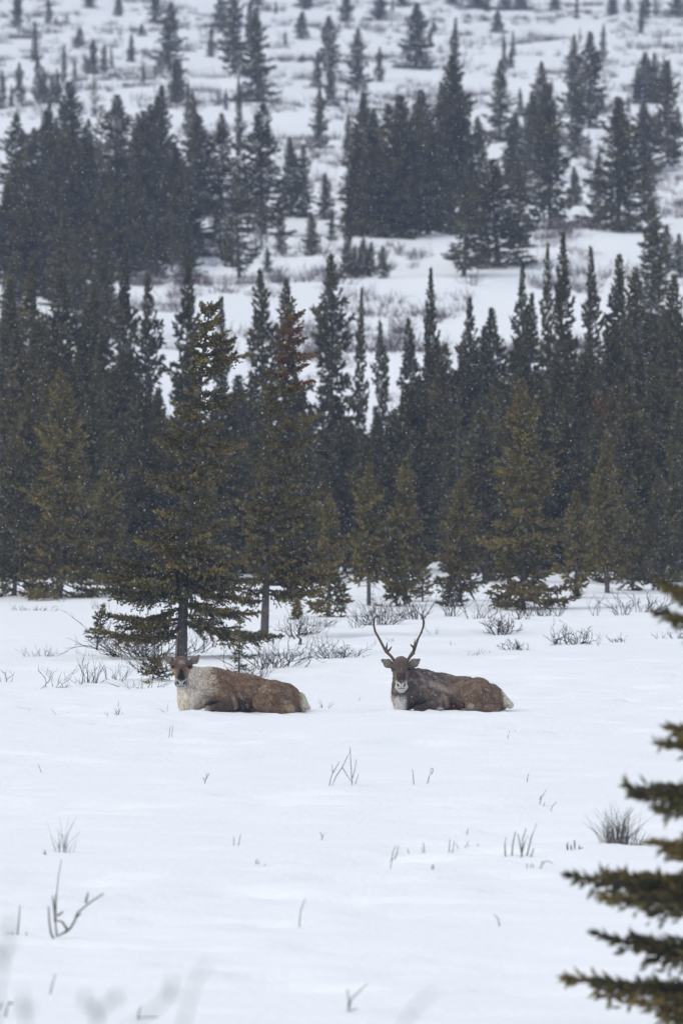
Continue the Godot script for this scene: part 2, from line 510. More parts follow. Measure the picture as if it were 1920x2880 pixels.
# surface nets; everything in photograph pixels, y upward negative of the picture's
func skin(m: MB, list: Array, cell: float, rough: float, paint: Callable, scale: float, origin: Vector3, spots = null) -> void:
	var lo := Vector3(1e6, 1e6, 1e6)
	var hi := -lo
	for b in list:
		for e in 2:
			var r: float = (b[2 + e] + 4.0)
			var ext := Vector3(r, r, r / minf(1.0, b[5]))
			lo = lo.min(b[e] - ext)
			hi = hi.max(b[e] + ext)
	var B := 4
	var dims := ((hi - lo) / cell / B).ceil()
	var nx := int(dims.x) * B + 1
	var ny := int(dims.y) * B + 1
	var nz := int(dims.z) * B + 1
	var g := PackedFloat32Array()
	g.resize(nx * ny * nz)
	g.fill(1e3)
	var reach := cell * B * 0.5 * 1.75 + 9.0
	for bz in int(dims.z):
		for by in int(dims.y):
			for bx in int(dims.x):
				var c := lo + Vector3(bx + 0.5, by + 0.5, bz + 0.5) * cell * B
				var d := field(c, list)
				if absf(d) > reach:
					if d < 0:
						for z in B + 1: for y in B + 1: for x in B + 1:
							var q := ((bz * B + z) * ny + by * B + y) * nx + bx * B + x
							if g[q] > 500.0: g[q] = d
					continue
				for z in B + 1: for y in B + 1: for x in B + 1:
					var q := ((bz * B + z) * ny + by * B + y) * nx + bx * B + x
					if g[q] < 500.0 and g[q] > -20.0: continue
					var p := lo + Vector3(bx * B + x, by * B + y, bz * B + z) * cell
					g[q] = field(p, list) + rough * n_fur.get_noise_3d(p.x * 1.0, p.y * 1.6, p.z * 1.6)
	var vid := PackedInt32Array()
	vid.resize(nx * ny * nz)
	vid.fill(-1)
	var pv := PackedVector3Array()
	var pn := PackedVector3Array()
	var pc := PackedColorArray()
	var off := [0, 1, nx, nx + 1, nx * ny, nx * ny + 1, nx * ny + nx, nx * ny + nx + 1]
	var cor := [Vector3(0, 0, 0), Vector3(1, 0, 0), Vector3(0, 1, 0), Vector3(1, 1, 0), Vector3(0, 0, 1), Vector3(1, 0, 1), Vector3(0, 1, 1), Vector3(1, 1, 1)]
	var edges := [[0, 1], [2, 3], [4, 5], [6, 7], [0, 2], [1, 3], [4, 6], [5, 7], [0, 4], [1, 5], [2, 6], [3, 7]]
	for z in nz - 1:
		for y in ny - 1:
			var row := (z * ny + y) * nx
			for x in nx - 1:
				var i := row + x
				var neg := 0
				for k in 8:
					if g[i + off[k]] < 0.0: neg += 1
				if neg == 0 or neg == 8: continue
				var s := Vector3.ZERO
				var c := 0
				for e in edges:
					var va: float = g[i + off[e[0]]]
					var vb: float = g[i + off[e[1]]]
					if (va < 0.0) != (vb < 0.0):
						s += cor[e[0]].lerp(cor[e[1]], va / (va - vb))
						c += 1
				s /= c
				var gr := Vector3(g[i + 1] + g[i + off[3]] + g[i + off[5]] + g[i + off[7]] - g[i] - g[i + off[2]] - g[i + off[4]] - g[i + off[6]],
					g[i + off[2]] + g[i + off[3]] + g[i + off[6]] + g[i + off[7]] - g[i] - g[i + 1] - g[i + off[4]] - g[i + off[5]],
					g[i + off[4]] + g[i + off[5]] + g[i + off[6]] + g[i + off[7]] - g[i] - g[i + 1] - g[i + off[2]] - g[i + off[3]])
				vid[i] = pv.size()
				var p := lo + (Vector3(x, y, z) + s) * cell
				pv.append(p)
				pn.append(gr.normalized())
				pc.append(paint.call(p, gr.normalized()))
	var stepv := [1, nx, nx * ny]
	for z in range(1, nz - 1):
		for y in range(1, ny - 1):
			for x in range(1, nx - 1):
				var i := (z * ny + y) * nx + x
				var a := g[i] < 0.0
				for ax in 3:
					var j: int = i + stepv[ax]
					if a == (g[j] < 0.0): continue
					var u: int = stepv[(ax + 1) % 3]
					var w: int = stepv[(ax + 2) % 3]
					var q := [vid[i - u - w], vid[i - w], vid[i], vid[i - u]]
					if q.min() < 0: continue
					if a: q.reverse()
					for t in [[0, 1, 2], [0, 2, 3]]:
						var A: int = q[t[0]]
						var Bq: int = q[t[1]]
						var C: int = q[t[2]]
						m.smooth_tri((pv[A] - origin) * scale, (pv[Bq] - origin) * scale, (pv[C] - origin) * scale, pn[A], pn[Bq], pn[C], pc[A], pc[Bq], pc[C])
	if spots != null:
		spots.p.append_array(pv)
		spots.n.append_array(pn)
		spots.c.append_array(pc)


func nz3(x: float, y: float, z: float, f: float) -> float:
	return n_fur.get_noise_3d(x * f, y * f, z * f)


func blend(a: Color, b: Color, t: float) -> Color:
	return a.lerp(b, clampf(t, 0.0, 1.0))


func cow_paint(p: Vector3, n: Vector3) -> Color:
	var x := p.x
	var y := -p.y
	var f := nz3(p.x, p.y, p.z, 1.7)
	var f2 := nz3(p.x + 300, p.y, p.z, 0.45)
	var brown := Color(0.135, 0.082, 0.052)
	var dark := Color(0.052, 0.037, 0.03)
	var cream := Color(0.7, 0.63, 0.53)
	var tan := Color(0.24, 0.175, 0.115)
	var c := blend(brown, tan, 0.25 + 1.1 * f2 + 0.4 * f)
	var near := 0.5 + 0.6 * f
	# cream neck and ruff
	c = blend(c, cream, (612.0 + 24.0 * f2 + 18.0 * f - x - 0.12 * (y - 1930.0)) / 68.0)
	if x > 578.0 and x < 690.0 and y > 1962.0:
		c = blend(c, dark, 0.85 * smoothstep(1958.0, 1984.0, y + 8.0 * f) * smoothstep(690.0, 660.0, x) * smoothstep(576.0, 600.0, x + 10.0 * f2))
	if x > 660.0 and x < 712.0 and y > 1955.0:
		c = blend(c, dark, 0.8 * smoothstep(1950.0, 1985.0, y + 8.0 * f))
	if x > 800.0 and y > 1970.0 and x < 835.0:
		c = blend(c, Color(0.34, 0.25, 0.16), 0.7 * smoothstep(18.0, 4.0, absf(x - 812.0 - 0.5 * (y - 1985.0))))
	c = blend(c, Color(0.3, 0.22, 0.15), 0.6 * smoothstep(9.0, 3.0, absf(x - 662.0 - 0.3 * (y - 1975.0)) + 4.0 * f) * smoothstep(1950.0, 1962.0, y) * float(p.z > 20.0))
	# white rump and tail
	c = blend(c, Color(0.56, 0.5, 0.4), (x - (842.0 + 0.08 * (y - 1960.0)) + 5.0 * f) / 10.0)
	return c * clampf(1.0 + 0.55 * f, 0.5, 1.6)


func face_paint(p: Vector3, n: Vector3, cx: float, eye_y: float, nose_y: float, bull: bool) -> Color:
	var f := nz3(p.x, p.y, p.z, 4.0)
	var f2 := nz3(p.x + 90, p.y, p.z, 1.6)
	var x := absf(p.x - cx) + 3.0 * f2
	var y := -p.y + 4.0 * f + 4.0 * f2
	var c := Color(0.105, 0.07, 0.053) if not bull else Color(0.1, 0.075, 0.06)
	c = blend(c, Color(0.17, 0.135, 0.115), 0.5 + 1.5 * f2 - (y - (eye_y - 27.0)) / 9.0)
	if not bull:
		c = blend(c, Color(0.3, 0.23, 0.19), 0.9 * smoothstep(13.0, 3.0, x) * smoothstep(8.0, 2.0, absf(y - (eye_y - 13.0))))
		# ochre cheeks beside a black blaze
		c = blend(c, Color(0.16, 0.1, 0.07), smoothstep(8.0, 12.0, x) * smoothstep(eye_y + 2.0, eye_y + 14.0, y))
		c = blend(c, Color(0.33, 0.2, 0.1), smoothstep(14.0, 19.0, x) * smoothstep(eye_y + 3.0, eye_y + 8.0, y) * smoothstep(eye_y + 46.0, eye_y + 14.0, y))
		c = blend(c, Color(0.42, 0.35, 0.27), smoothstep(19.0, 24.0, x) * smoothstep(eye_y + 10.0, eye_y + 18.0, y))
		c = blend(c, Color(0.014, 0.012, 0.013), smoothstep(4.0 + 0.27 * (y - eye_y), 1.0 + 0.27 * (y - eye_y), x) * smoothstep(eye_y - 2.0, eye_y + 8.0, y))
	else:
		c = blend(c, Color(0.15, 0.108, 0.08), smoothstep(9.0, 16.0, x) * smoothstep(eye_y + 2.0, eye_y + 14.0, y))
		c = blend(c, Color(0.04, 0.03, 0.028), 0.9 * smoothstep(15.0, 9.0, x) * smoothstep(eye_y + 4.0, eye_y + 14.0, y) * smoothstep(eye_y + 42.0, eye_y + 26.0, y))
	# muzzle: pale pad, dark nostrils and mouth
	var mx := absf(p.x - cx)
	var my := -p.y
	if n.z > -0.4:
		var white := Color(0.5, 0.49, 0.48) if bull else Color(0.4, 0.395, 0.39)
		c = blend(c, white, smoothstep(nose_y - 6.0, nose_y + 1.0, y + x * 0.5 - 3.0))
		if not bull:
			c = blend(c, Color(0.03, 0.027, 0.028), 0.7 * smoothstep(10.0, 14.0, mx + f) * smoothstep(nose_y - 6.0, nose_y, my) * smoothstep(nose_y + 15.0, nose_y + 10.0, my))
			c = blend(c, Color(0.5, 0.49, 0.48), 0.8 * smoothstep(nose_y + 13.0, nose_y + 17.0, my + f))
		c = blend(c, Color(0.012, 0.011, 0.012), smoothstep(1.4, 0.7, Vector2((mx - 9.0) / 3.2, (my - nose_y - 4.0 + (mx - 9.0) * 0.9) / 4.2).length() + 0.3 * f))
		c = blend(c, Color(0.035, 0.03, 0.03), 0.75 * smoothstep(2.2, 0.6, absf(my - (nose_y + 13.0 + mx * 0.12)) + f) * smoothstep(12.0, 7.0, mx))
		c = blend(c, Color(0.1, 0.095, 0.095), 0.6 * smoothstep(1.8, 0.6, mx) * smoothstep(nose_y + 4.0, nose_y + 7.0, my) * smoothstep(nose_y + 14.0, nose_y + 12.0, my))
	# dark hair round the eye
	c = blend(c, Color(0.022, 0.018, 0.018), 0.85 * smoothstep(9.0, 4.0, Vector2(mx - 23.0, (my - eye_y) * 1.3).length() + 2.0 * f))
	# ears: dark rims, greyish hair inside
	if mx > 27.0 and my < eye_y + 1.0:
		c = Color(0.06, 0.046, 0.04)
		if n.z > 0.55:
			c = blend(c, Color(0.26, 0.235, 0.2), 0.6 + 1.4 * f)
	return c * clampf(1.0 + 0.6 * f, 0.5, 1.6)


func cow_face(p: Vector3, n: Vector3) -> Color: return face_paint(p, n, 511.5, 1877.0, 1917.0, false)
func bull_face(p: Vector3, n: Vector3) -> Color: return face_paint(p, n, 1127.0, 1882.0, 1921.0, true)


func bull_paint(p: Vector3, n: Vector3) -> Color:
	var x := p.x
	var y := -p.y
	var f := nz3(p.x, p.y, p.z, 1.7)
	var f2 := nz3(p.x + 300, p.y + 70, p.z, 0.45)
	var brown := Color(0.135, 0.087, 0.058)
	var grey := Color(0.092, 0.072, 0.063)
	var pale := Color(0.36, 0.3, 0.25)
	var c := blend(blend(grey, pale, 0.04 + 0.7 * f2), blend(brown, Color(0.24, 0.175, 0.12), 0.15 + 1.1 * f2), (x - 1220.0) / 110.0 + 0.4 * f)
	# greyish shoulder cape, pale flank stripe
	c = blend(c, pale, 0.75 * smoothstep(14.0, 3.0, absf(y - (1925.0 + (x - 1215.0) * 0.42)) + 7.0 * f) * smoothstep(1195.0, 1215.0, x) * smoothstep(1275.0, 1255.0, x))
	c = blend(c, Color(0.26, 0.2, 0.15), 0.6 * smoothstep(24.0, 6.0, Vector2(x - 1272.0, (y - 1938.0) * 1.2).length() + 6.0 * f))
	c = blend(c, Color(0.045, 0.034, 0.03), 0.75 * smoothstep(1965.0, 1990.0, y + 14.0 * f) * smoothstep(1300.0, 1262.0, x) * float(x > 1160.0))
	c = blend(c, Color(0.13, 0.035, 0.03), 0.6 * smoothstep(20.0, 8.0, Vector2((x - 1276.0) * 0.7, y - 1992.0).length() + 7.0 * f))
	c = blend(c, Color(0.4, 0.36, 0.31), 0.7 * smoothstep(13.0, 5.0, Vector2(x - 1322.0, y - 1986.0).length() + 4.0 * f))
	c = blend(c, Color(0.5, 0.46, 0.42), 0.8 * smoothstep(10.0, 4.0, Vector2((x - 1236.0) * 0.7, y - 1994.0).length() + 3.0 * f))
	c = blend(c, Color(0.21, 0.15, 0.1), 0.6 * smoothstep(16.0, 5.0, absf(x - 1372.0 - 0.4 * (y - 1975.0)) + 5.0 * f) * smoothstep(1955.0, 1970.0, y))
	c = blend(c, Color(0.3, 0.23, 0.17), 0.6 * smoothstep(9.0, 3.0, absf(x - 1254.0 - 0.3 * (y - 1970.0)) + 4.0 * f) * smoothstep(1942.0, 1955.0, y) * float(p.z > 20.0))
	# white beard and throat
	c = blend(c, Color(0.58, 0.56, 0.53), smoothstep(1953.0, 1966.0, y + 8.0 * f) * smoothstep(1147.0, 1138.0, x + 6.0 * f) * smoothstep(20.0, 40.0, p.z))
	# white rump and tail
	c = blend(c, Color(0.62, 0.56, 0.46), (x - (1408.0 + 0.15 * (y - 1950.0)) + 4.0 * f) / 8.0)
	return c * clampf(1.0 + 0.55 * f, 0.5, 1.6)


func hair(spots: Dictionary, count: int, scale: float, origin: Vector3, ruff: Callable, seed_: int) -> ArrayMesh:
	var rg := RandomNumberGenerator.new()
	rg.seed = seed_
	var m := MB.new()
	for i in count:
		var k: int = rg.randi() % spots.p.size()
		var p: Vector3 = spots.p[k]
		var n: Vector3 = spots.n[k]
		if n.z < -0.5: continue
		var long: float = ruff.call(p)
		var flow := Vector3(1.0, -0.55, 0.0).lerp(Vector3(0.05, -1.0, 0.15), clampf(long - 1.0, 0.0, 1.0))
		flow = (flow - n * flow.dot(n)).normalized()
		var d := (flow + n * rg.randf_range(0.15, 0.5) + Vector3(rg.randf_range(-0.3, 0.3), rg.randf_range(-0.3, 0.3), rg.randf_range(-0.3, 0.3))).normalized()
		var l := rg.randf_range(3.5, 6.5) * long
		var w := flow.cross(n).normalized() * rg.randf_range(0.6, 1.2)
		var q := (p - n * 1.0 - origin) * scale
		var c: Color = spots.c[k] * rg.randf_range(0.65, 1.35)
		if long > 0.5 and n.y > 0.1 and rg.randf() < 0.1:
			c = Color(0.6, 0.6, 0.62)
			l *= 0.4
		m.tri(q - w * scale, q + w * scale, q + d * l * scale, c)
	return m.done()


func face_short(p: Vector3) -> float: return 0.4 + 0.6 * smoothstep(-1885.0, -1865.0, p.y)
func cow_ruff(p: Vector3) -> float: return 1.0 + 1.3 * smoothstep(585.0, 545.0, p.x)
func bull_ruff(p: Vector3) -> float: return 1.0 + 1.3 * smoothstep(1160.0, 1140.0, p.x) * smoothstep(-1925.0, -1945.0, p.y)


func eye_mesh(at: Vector3, r: float) -> ArrayMesh:
	var m := MB.new()
	for i in 6:
		for j in 10:
			var q := []
			for t in [[i, j], [i, j + 1], [i + 1, j + 1], [i + 1, j]]:
				var a: float = PI * t[0] / 6.0
				var b: float = TAU * t[1] / 10.0
				q.append(Vector3(sin(a) * cos(b), cos(a), sin(a) * sin(b)))
			var c := Color(0.012, 0.009, 0.008)
			m.smooth_tri(at + q[0] * r, at + q[1] * r, at + q[2] * r, q[0], q[1], q[2], c, c, c)
			m.smooth_tri(at + q[0] * r, at + q[2] * r, at + q[3] * r, q[0], q[2], q[3], c, c, c)
	return m.done()


func build_cow() -> void:
	var origin := Vector3(690, -2003, 0)
	var at := land(690, 2003, 90.0)
	var sc := px_at(at)
	var body := MB.new()
	var spots := {"p": PackedVector3Array(), "n": PackedVector3Array(), "c": PackedColorArray()}
	var head := {"p": PackedVector3Array(), "n": PackedVector3Array(), "c": PackedColorArray()}
	bones = []
	bone(590, 1938, -6, 57, 700, 1956, -6, 52, 16, 1.2)
	bone(700, 1956, -6, 52, 800, 1970, -8, 44, 16, 1.2)
	bone(800, 1972, 0, 42, 838, 1984, 0, 28)
	bone(768, 1957, 44, 42, 736, 1976, 58, 25, 3)
	bone(768, 1957, 40, 40, 815, 1985, 44, 22, 8)
	bone(732, 1986, 64, 14, 818, 1997, 68, 12, 4)
	bone(818, 1996, 66, 11, 742, 2006, 58, 9, 5)
	bone(612, 1942, 30, 38, 650, 1980, 46, 20, 6)
	bone(652, 1986, 52, 17, 590, 2000, 64, 14, 4)
	bone(562, 1948, 20, 46, 532, 1982, 25, 29, 20)
	bone(516, 1893, 32, 24, 538, 1955, 28, 38, 18)
	bone(530, 1902, 22, 27, 596, 1930, 0, 46, 18)
	bone(700, 1990, -20, 30, 780, 1995, -20, 26, 10)
	skin(body, bones, 2.9, 3.2, cow_paint, sc, origin, spots)
	bones = []
	bone(846, 1974, 2, 12, 866, 1994, 10, 7, 8)
	bone(838, 1976, 0, 26, 850, 1990, 4, 14, 8)
	skin(body, bones, 2.2, 2.0, cow_paint, sc, origin, spots)
	bones = []
	bone(511.5, 1868, 30, 21, 511.5, 1880, 48, 23, 10)
	bone(511.5, 1880, 50, 23, 511.5, 1908, 76, 15.5, 8)
	bone(511.5, 1908, 76, 15.5, 511.5, 1925, 92, 14, 6)
	bone(511.5, 1900, 50, 19, 511.5, 1930, 84, 10.5, 8)
	bone(494, 1874, 44, 14, 529, 1874, 44, 14, 8)
	bone(500, 1923, 94, 7, 523, 1923, 94, 7, 6)
	bone(491, 1869, 34, 7, 477, 1858, 36, 11, 3, 2.4)
	bone(477, 1858, 36, 11.0, 463.5, 1846, 38, 2.5, 3, 2.4)
	bone(532, 1869, 34, 7, 548, 1858, 36, 11, 3, 2.4)
	bone(548, 1858, 36, 11.0, 560.5, 1846, 38, 2.5, 3, 2.4)
	skin(body, bones, 1.25, 0.8, cow_face, sc, origin, head)
	var t := thing("caribou", at, "antlerless brown caribou with cream neck lying in front of the tall spruce, facing the camera", "caribou", "caribou resting on the snow")
	obj("body", body.done(), M.fur, t)
	obj("coat_hair", hair(spots, 16000, sc, origin, cow_ruff, 11), M.fur, t)
	obj("face_hair", hair(head, 3500, sc, origin, face_short, 13), M.fur, t)
	for s in [-1.0, 1.0]:
		obj("eye", eye_mesh((Vector3(511.5 + s * 23.0, -1877, 57) - origin) * sc, 4.0 * sc), M.eye, t)


func build_bull() -> void:
	var origin := Vector3(1270, -1998, 0)
	var at := land(1270, 1998, 90.0)
	var sc := px_at(at)
	var body := MB.new()
	var spots := {"p": PackedVector3Array(), "n": PackedVector3Array(), "c": PackedColorArray()}
	var head := {"p": PackedVector3Array(), "n": PackedVector3Array(), "c": PackedColorArray()}
	bones = []
	bone(1166, 1941, -6, 56, 1240, 1950, -6, 52, 16, 1.2)
	bone(1240, 1950, -6, 52, 1310, 1957, -8, 49, 16, 1.2)
	bone(1310, 1957, 0, 49, 1375, 1964, 0, 38)
	bone(1375, 1966, 0, 37, 1402, 1976, 0, 27)
	bone(1342, 1950, 44, 44, 1330, 1976, 58, 25, 3)
	bone(1342, 1950, 40, 42, 1384, 1980, 42, 22, 8)
	bone(1322, 1986, 64, 13, 1395, 1993, 66, 12, 4)
	bone(1395, 1992, 62, 11, 1300, 2001, 58, 9, 5)
	bone(1190, 1944, 26, 40, 1242, 1974, 46, 20, 6)
	bone(1243, 1982, 52, 17, 1176, 1996, 64, 14, 4)
	bone(1142, 1948, 18, 40, 1130, 1980, 26, 22, 20)
	bone(1128, 1898, 32, 23, 1138, 1955, 25, 36, 18)
	bone(1138, 1905, 22, 27, 1180, 1930, 0, 47, 18)
	bone(1129, 1948, 58, 14, 1124, 1990, 60, 17, 12)
	bone(1260, 1985, -20, 30, 1340, 1990, -20, 26, 10)
	skin(body, bones, 2.9, 3.2, bull_paint, sc, origin, spots)
	bones = []
	bone(1412, 1970, 2, 17, 1432, 1984, 8, 11, 8)
	skin(body, bones, 2.2, 2.0, bull_paint, sc, origin, spots)
	bones = []
	bone(1127, 1868, 30, 22, 1127, 1882, 48, 23, 10)
	bone(1127, 1884, 50, 22, 1127, 1914, 76, 15, 8)
	bone(1127, 1914, 76, 15, 1127.5, 1932, 92, 14, 6)
	bone(1127, 1904, 50, 18, 1127.5, 1936, 84, 11, 8)
	bone(1111, 1879, 44, 13, 1143, 1879, 44, 13, 8)
	bone(1116, 1930, 94, 7, 1139, 1930, 94, 7, 6)
	bone(1104, 1874, 34, 8, 1090, 1867, 37, 13, 3, 2.2)
	bone(1090, 1866, 37, 12, 1075, 1858, 39, 5, 3, 2.4)
	bone(1150, 1874, 34, 8, 1163, 1866, 37, 13, 3, 2.2)
	bone(1163, 1865, 37, 12, 1176, 1857, 39, 5, 3, 2.4)
	skin(body, bones, 1.25, 0.8, bull_face, sc, origin, head)
	var t := thing("caribou", at, "antlered grey brown caribou with white beard lying alone in the open snow", "caribou", "caribou resting on the snow")
	obj("body", body.done(), M.fur, t)
	obj("coat_hair", hair(spots, 16000, sc, origin, bull_ruff, 12), M.fur, t)
	obj("face_hair", hair(head, 3500, sc, origin, face_short, 14), M.fur, t)
	for s in [-1.0, 1.0]:
		obj("eye", eye_mesh((Vector3(1127 + s * 22.0, -1882, 56) - origin) * sc, 3.8 * sc), M.eye, t)
	var beams := [
		[[1109, 1862, 28, 4.6], [1100, 1848, 22, 4.2], [1085, 1834, 12, 4.4], [1076, 1818, 0, 3.8], [1066, 1799, -14, 3.4], [1055, 1780, -22, 3.2], [1050.5, 1762, -18, 3.1], [1051, 1746, -4, 3.0], [1054, 1738, 6, 2.4], [1060.5, 1731, 14, 1.0]],
		[[1144, 1862, 28, 4.6], [1152, 1847, 22, 4.2], [1163, 1832, 12, 4.4], [1168, 1818, 2, 3.9], [1174, 1801, -12, 3.5], [1184, 1782, -22, 3.3], [1190, 1764, -18, 3.2], [1191, 1750, -6, 3.4], [1187, 1737, 4, 2.6], [1177, 1724, 14, 1.0]]]
	var tines := [
		[[[1087, 1836, 14, 4.0], [1086, 1824, 20, 3.0], [1088, 1808, 24, 1.0]], [[1086, 1835, 14, 4.0], [1094, 1829, 24, 3.6], [1101, 1819, 32, 1.0]]],
		[[[1162, 1834, 14, 3.6], [1163, 1822, 20, 3.6], [1158, 1818, 26, 3.2], [1153, 1813, 30, 1.0]], [[1165, 1824, 12, 3.2], [1165, 1812, 14, 2.2], [1166, 1798, 16, 0.9]], [[1146, 1858, 28, 3.4], [1139, 1853, 36, 2.4], [1131, 1848, 42, 0.9]], [[1152, 1850, 24, 3.0], [1164, 1838, 26, 2.6], [1166, 1824, 22, 2.4]]]]
	for k in 2:
		var m := MB.new()
		for s in [beams[k]] + tines[k]:
			var pts := PackedVector3Array()
			var rr := PackedFloat32Array()
			for q in s:
				pts.append((Vector3(q[0], -q[1], q[2]) - origin) * sc)
				rr.append(q[3] * sc)
			m.tube(pts, rr, 8, Color(0.115, 0.08, 0.062))
		obj("antler", m.done(), M.antler, t)


# ---------------------------------------------------------------- the scene
func _ready() -> void:
	rng.seed = 7
	var cam := Camera3D.new()
	cam.name = "camera"
	cam.position = EYE
	cam.rotation.x = TILT
	cam.fov = 6.8673
	cam.near = 0.5
	cam.far = 3000.0
	var lens := CameraAttributesPhysical.new()
	lens.frustum_focal_length = 200.0
	lens.frustum_focus_distance = 101.0
	lens.frustum_near = 0.5
	lens.frustum_far = 3000.0
	lens.exposure_aperture = 3.1
	cam.attributes = lens
	add_child(cam)
	var sky_mat := ProceduralSkyMaterial.new()
	sky_mat.sky_top_color = Color(0.86, 0.895, 0.95)
	sky_mat.sky_horizon_color = Color(0.76, 0.79, 0.84)
	sky_mat.sky_curve = 0.5
	sky_mat.ground_bottom_color = Color(0.74, 0.78, 0.83)
	sky_mat.ground_horizon_color = Color(0.76, 0.79, 0.84)
	sky_mat.sun_angle_max = 1.0
	var sky := Sky.new()
	sky.sky_material = sky_mat
	var env := Environment.new()
	env.background_mode = Environment.BG_SKY
	env.sky = sky
	env.tonemap_mode = Environment.TONE_MAPPER_LINEAR
	env.tonemap_exposure = 1.09
	env.sdfgi_enabled = true
	env.ssao_enabled = true
	env.ssil_enabled = true
	env.fog_enabled = true
	env.fog_density = 0.00058
	env.fog_light_color = Color(0.75, 0.835, 1.0)
	var around := WorldEnvironment.new()
	around.name = "surroundings"
	around.environment = env
	add_child(around)
	var sun := DirectionalLight3D.new()
	sun.name = "overcast_sun"
	sun.light_energy = 0.5
	sun.light_angular_distance = 35.0
	sun.light_color = Color(1.0, 0.98, 0.95)
	sun.shadow_enabled = true
	sun.rotation = Vector3(deg_to_rad(-42.0), deg_to_rad(-72.0), 0)
	add_child(sun)

	n_broad.seed = 3; n_broad.frequency = 0.045; n_broad.fractal_octaves = 3
	n_drift.seed = 5; n_drift.frequency = 0.14; n_drift.fractal_octaves = 2
	n_ripple.seed = 9; n_ripple.frequency = 1.1; n_ripple.fractal_octaves = 2
	n_fur.seed = 21; n_fur.frequency = 0.09; n_fur.fractal_octaves = 3

	M.snow = mat("snow", Color(0.86, 0.885, 0.915), 0.75, false)
	var grain := NoiseTexture2D.new()
	grain.width = 512; grain.height = 512; grain.seamless = true
	var gn := FastNoiseLite.new()
	gn.seed = 4; gn.frequency = 0.03; gn.fractal_octaves = 5
	grain.noise = gn
	grain.as_normal_map = true
	grain.bump_strength = 6.0
	M.snow.normal_enabled = true
	M.snow.normal_texture = grain
	M.snow.normal_scale = 0.5
	M.snow.uv1_triplanar = true
	M.snow.uv1_world_triplanar = true
	M.snow.uv1_scale = Vector3(0.7, 0.7, 0.7)
	M.bark = mat("bark", Color(0.24, 0.225, 0.21), 0.95, false)
	var streak := NoiseTexture2D.new()
	streak.width = 256; streak.height = 256; streak.seamless = true
	var sn := FastNoiseLite.new()
	sn.seed = 8; sn.frequency = 0.05; sn.fractal_octaves = 4
	streak.noise = sn
	var ramp := Gradient.new()
	ramp.colors = PackedColorArray([Color(0.45, 0.43, 0.42), Color(1, 1, 1)])
	streak.color_ramp = ramp
	M.bark.albedo_texture = streak
	M.bark.uv1_triplanar = true
	M.bark.uv1_world_triplanar = true
	M.bark.uv1_scale = Vector3(5, 1.6, 5)
	M.twig = mat("twig", Color(1, 1, 1), 0.9)
	M.fur = mat("fur", Color(1, 1, 1), 1.0)
	M.fur.rim_enabled = true
	M.fur.rim = 0.15
	M.eye = mat("eye", Color(1, 1, 1), 0.15)
	M.eye.metallic_specular = 0.5
	M.antler = mat("antler", Color(1, 1, 1), 0.65)
	M.needle = mat("needles", Color(1, 1, 1), 0.7)
	M.needle_grey = mat("needles_grey", Color(0.94, 0.97, 1.0), 0.8)
	M.needle_brown = mat("needles_brown", Color(1.05, 0.99, 0.94), 0.8)
	M.needle_dark = mat("needles_dark", Color(0.92, 0.92, 0.92), 0.8)
	M.flake = mat("snowflake", Color(0.9, 0.92, 0.95), 0.8, false)

	build_ground()
	build_forest()
	build_cow()
	build_bull()
	build_near_spruces()
	build_foreground_spruce()
	build_shrubs()
	build_snowfall()


const OLIVE := [Color(0.18, 0.148, 0.045), Color(0.12, 0.108, 0.042), Color(0.22, 0.165, 0.05), Color(0.085, 0.09, 0.048), Color(0.15, 0.112, 0.042), Color(0.07, 0.066, 0.04)]
const FOREST := [Color(0.13, 0.11, 0.043), Color(0.09, 0.088, 0.046), Color(0.1, 0.09, 0.043), Color(0.075, 0.07, 0.042)]
const MID := [Color(0.175, 0.138, 0.045), Color(0.12, 0.105, 0.042), Color(0.2, 0.15, 0.048), Color(0.085, 0.085, 0.046), Color(0.14, 0.105, 0.042)]
const RUST := [Color(0.2, 0.09, 0.04), Color(0.14, 0.065, 0.034), Color(0.18, 0.1, 0.042), Color(0.11, 0.065, 0.035), Color(0.12, 0.09, 0.04)]


func build_forest() -> void:
	var fine := {"shoot": 0.2, "width": 0.042, "step": 0.11, "needles": 0, "skip": 0.15, "top": 0.7, "pack": 0.55}
	var kinds := [
		{"h": 5.0, "r": 0.95, "limbs": 120, "bare": 0.03, "power": 0.8},
		{"h": 5.0, "r": 0.8, "limbs": 105, "bare": 0.05, "power": 0.75, "tiers": 30.0},
		{"h": 5.0, "r": 0.95, "limbs": 95, "bare": 0.08, "power": 0.9, "tiers": 26.0, "skip": 0.4},
		{"h": 5.0, "r": 0.8, "limbs": 110, "bare": 0.02, "power": 0.6, "tiers": 17.0},
		{"h": 5.0, "r": 0.9, "limbs": 100, "bare": 0.03, "power": 1.0, "tiers": 34.0},
		{"h": 5.0, "r": 0.8, "limbs": 60, "bare": 0.05, "power": 0.7, "tiers": 22.0, "skip": 0.5},
		{"h": 5.0, "r": 0.5, "limbs": 60, "bare": 0.1, "power": 0.5, "skip": 0.9, "top": 0.08, "dead": 30}]
	for k in kinds.size():
		var o: Dictionary = kinds[k].duplicate()
		o.merge(fine)
		var parts := spruce_parts(o, 100 + k, FOREST)
		var t := Node3D.new()
		for nm in ["trunk", "limbs", "crown"]:
			var mi := MeshInstance3D.new()
			mi.name = nm
			mi.mesh = parts[nm]
			mi.material_override = M.bark if nm == "trunk" else M.twig if nm == "limbs" else M.needle
			t.add_child(mi)
		protos.append(t)
	build_hill_trees()
	build_forest_wall()
	for t in protos: t.free()
	build_mid_spruces()
	build_hill_shrubs()


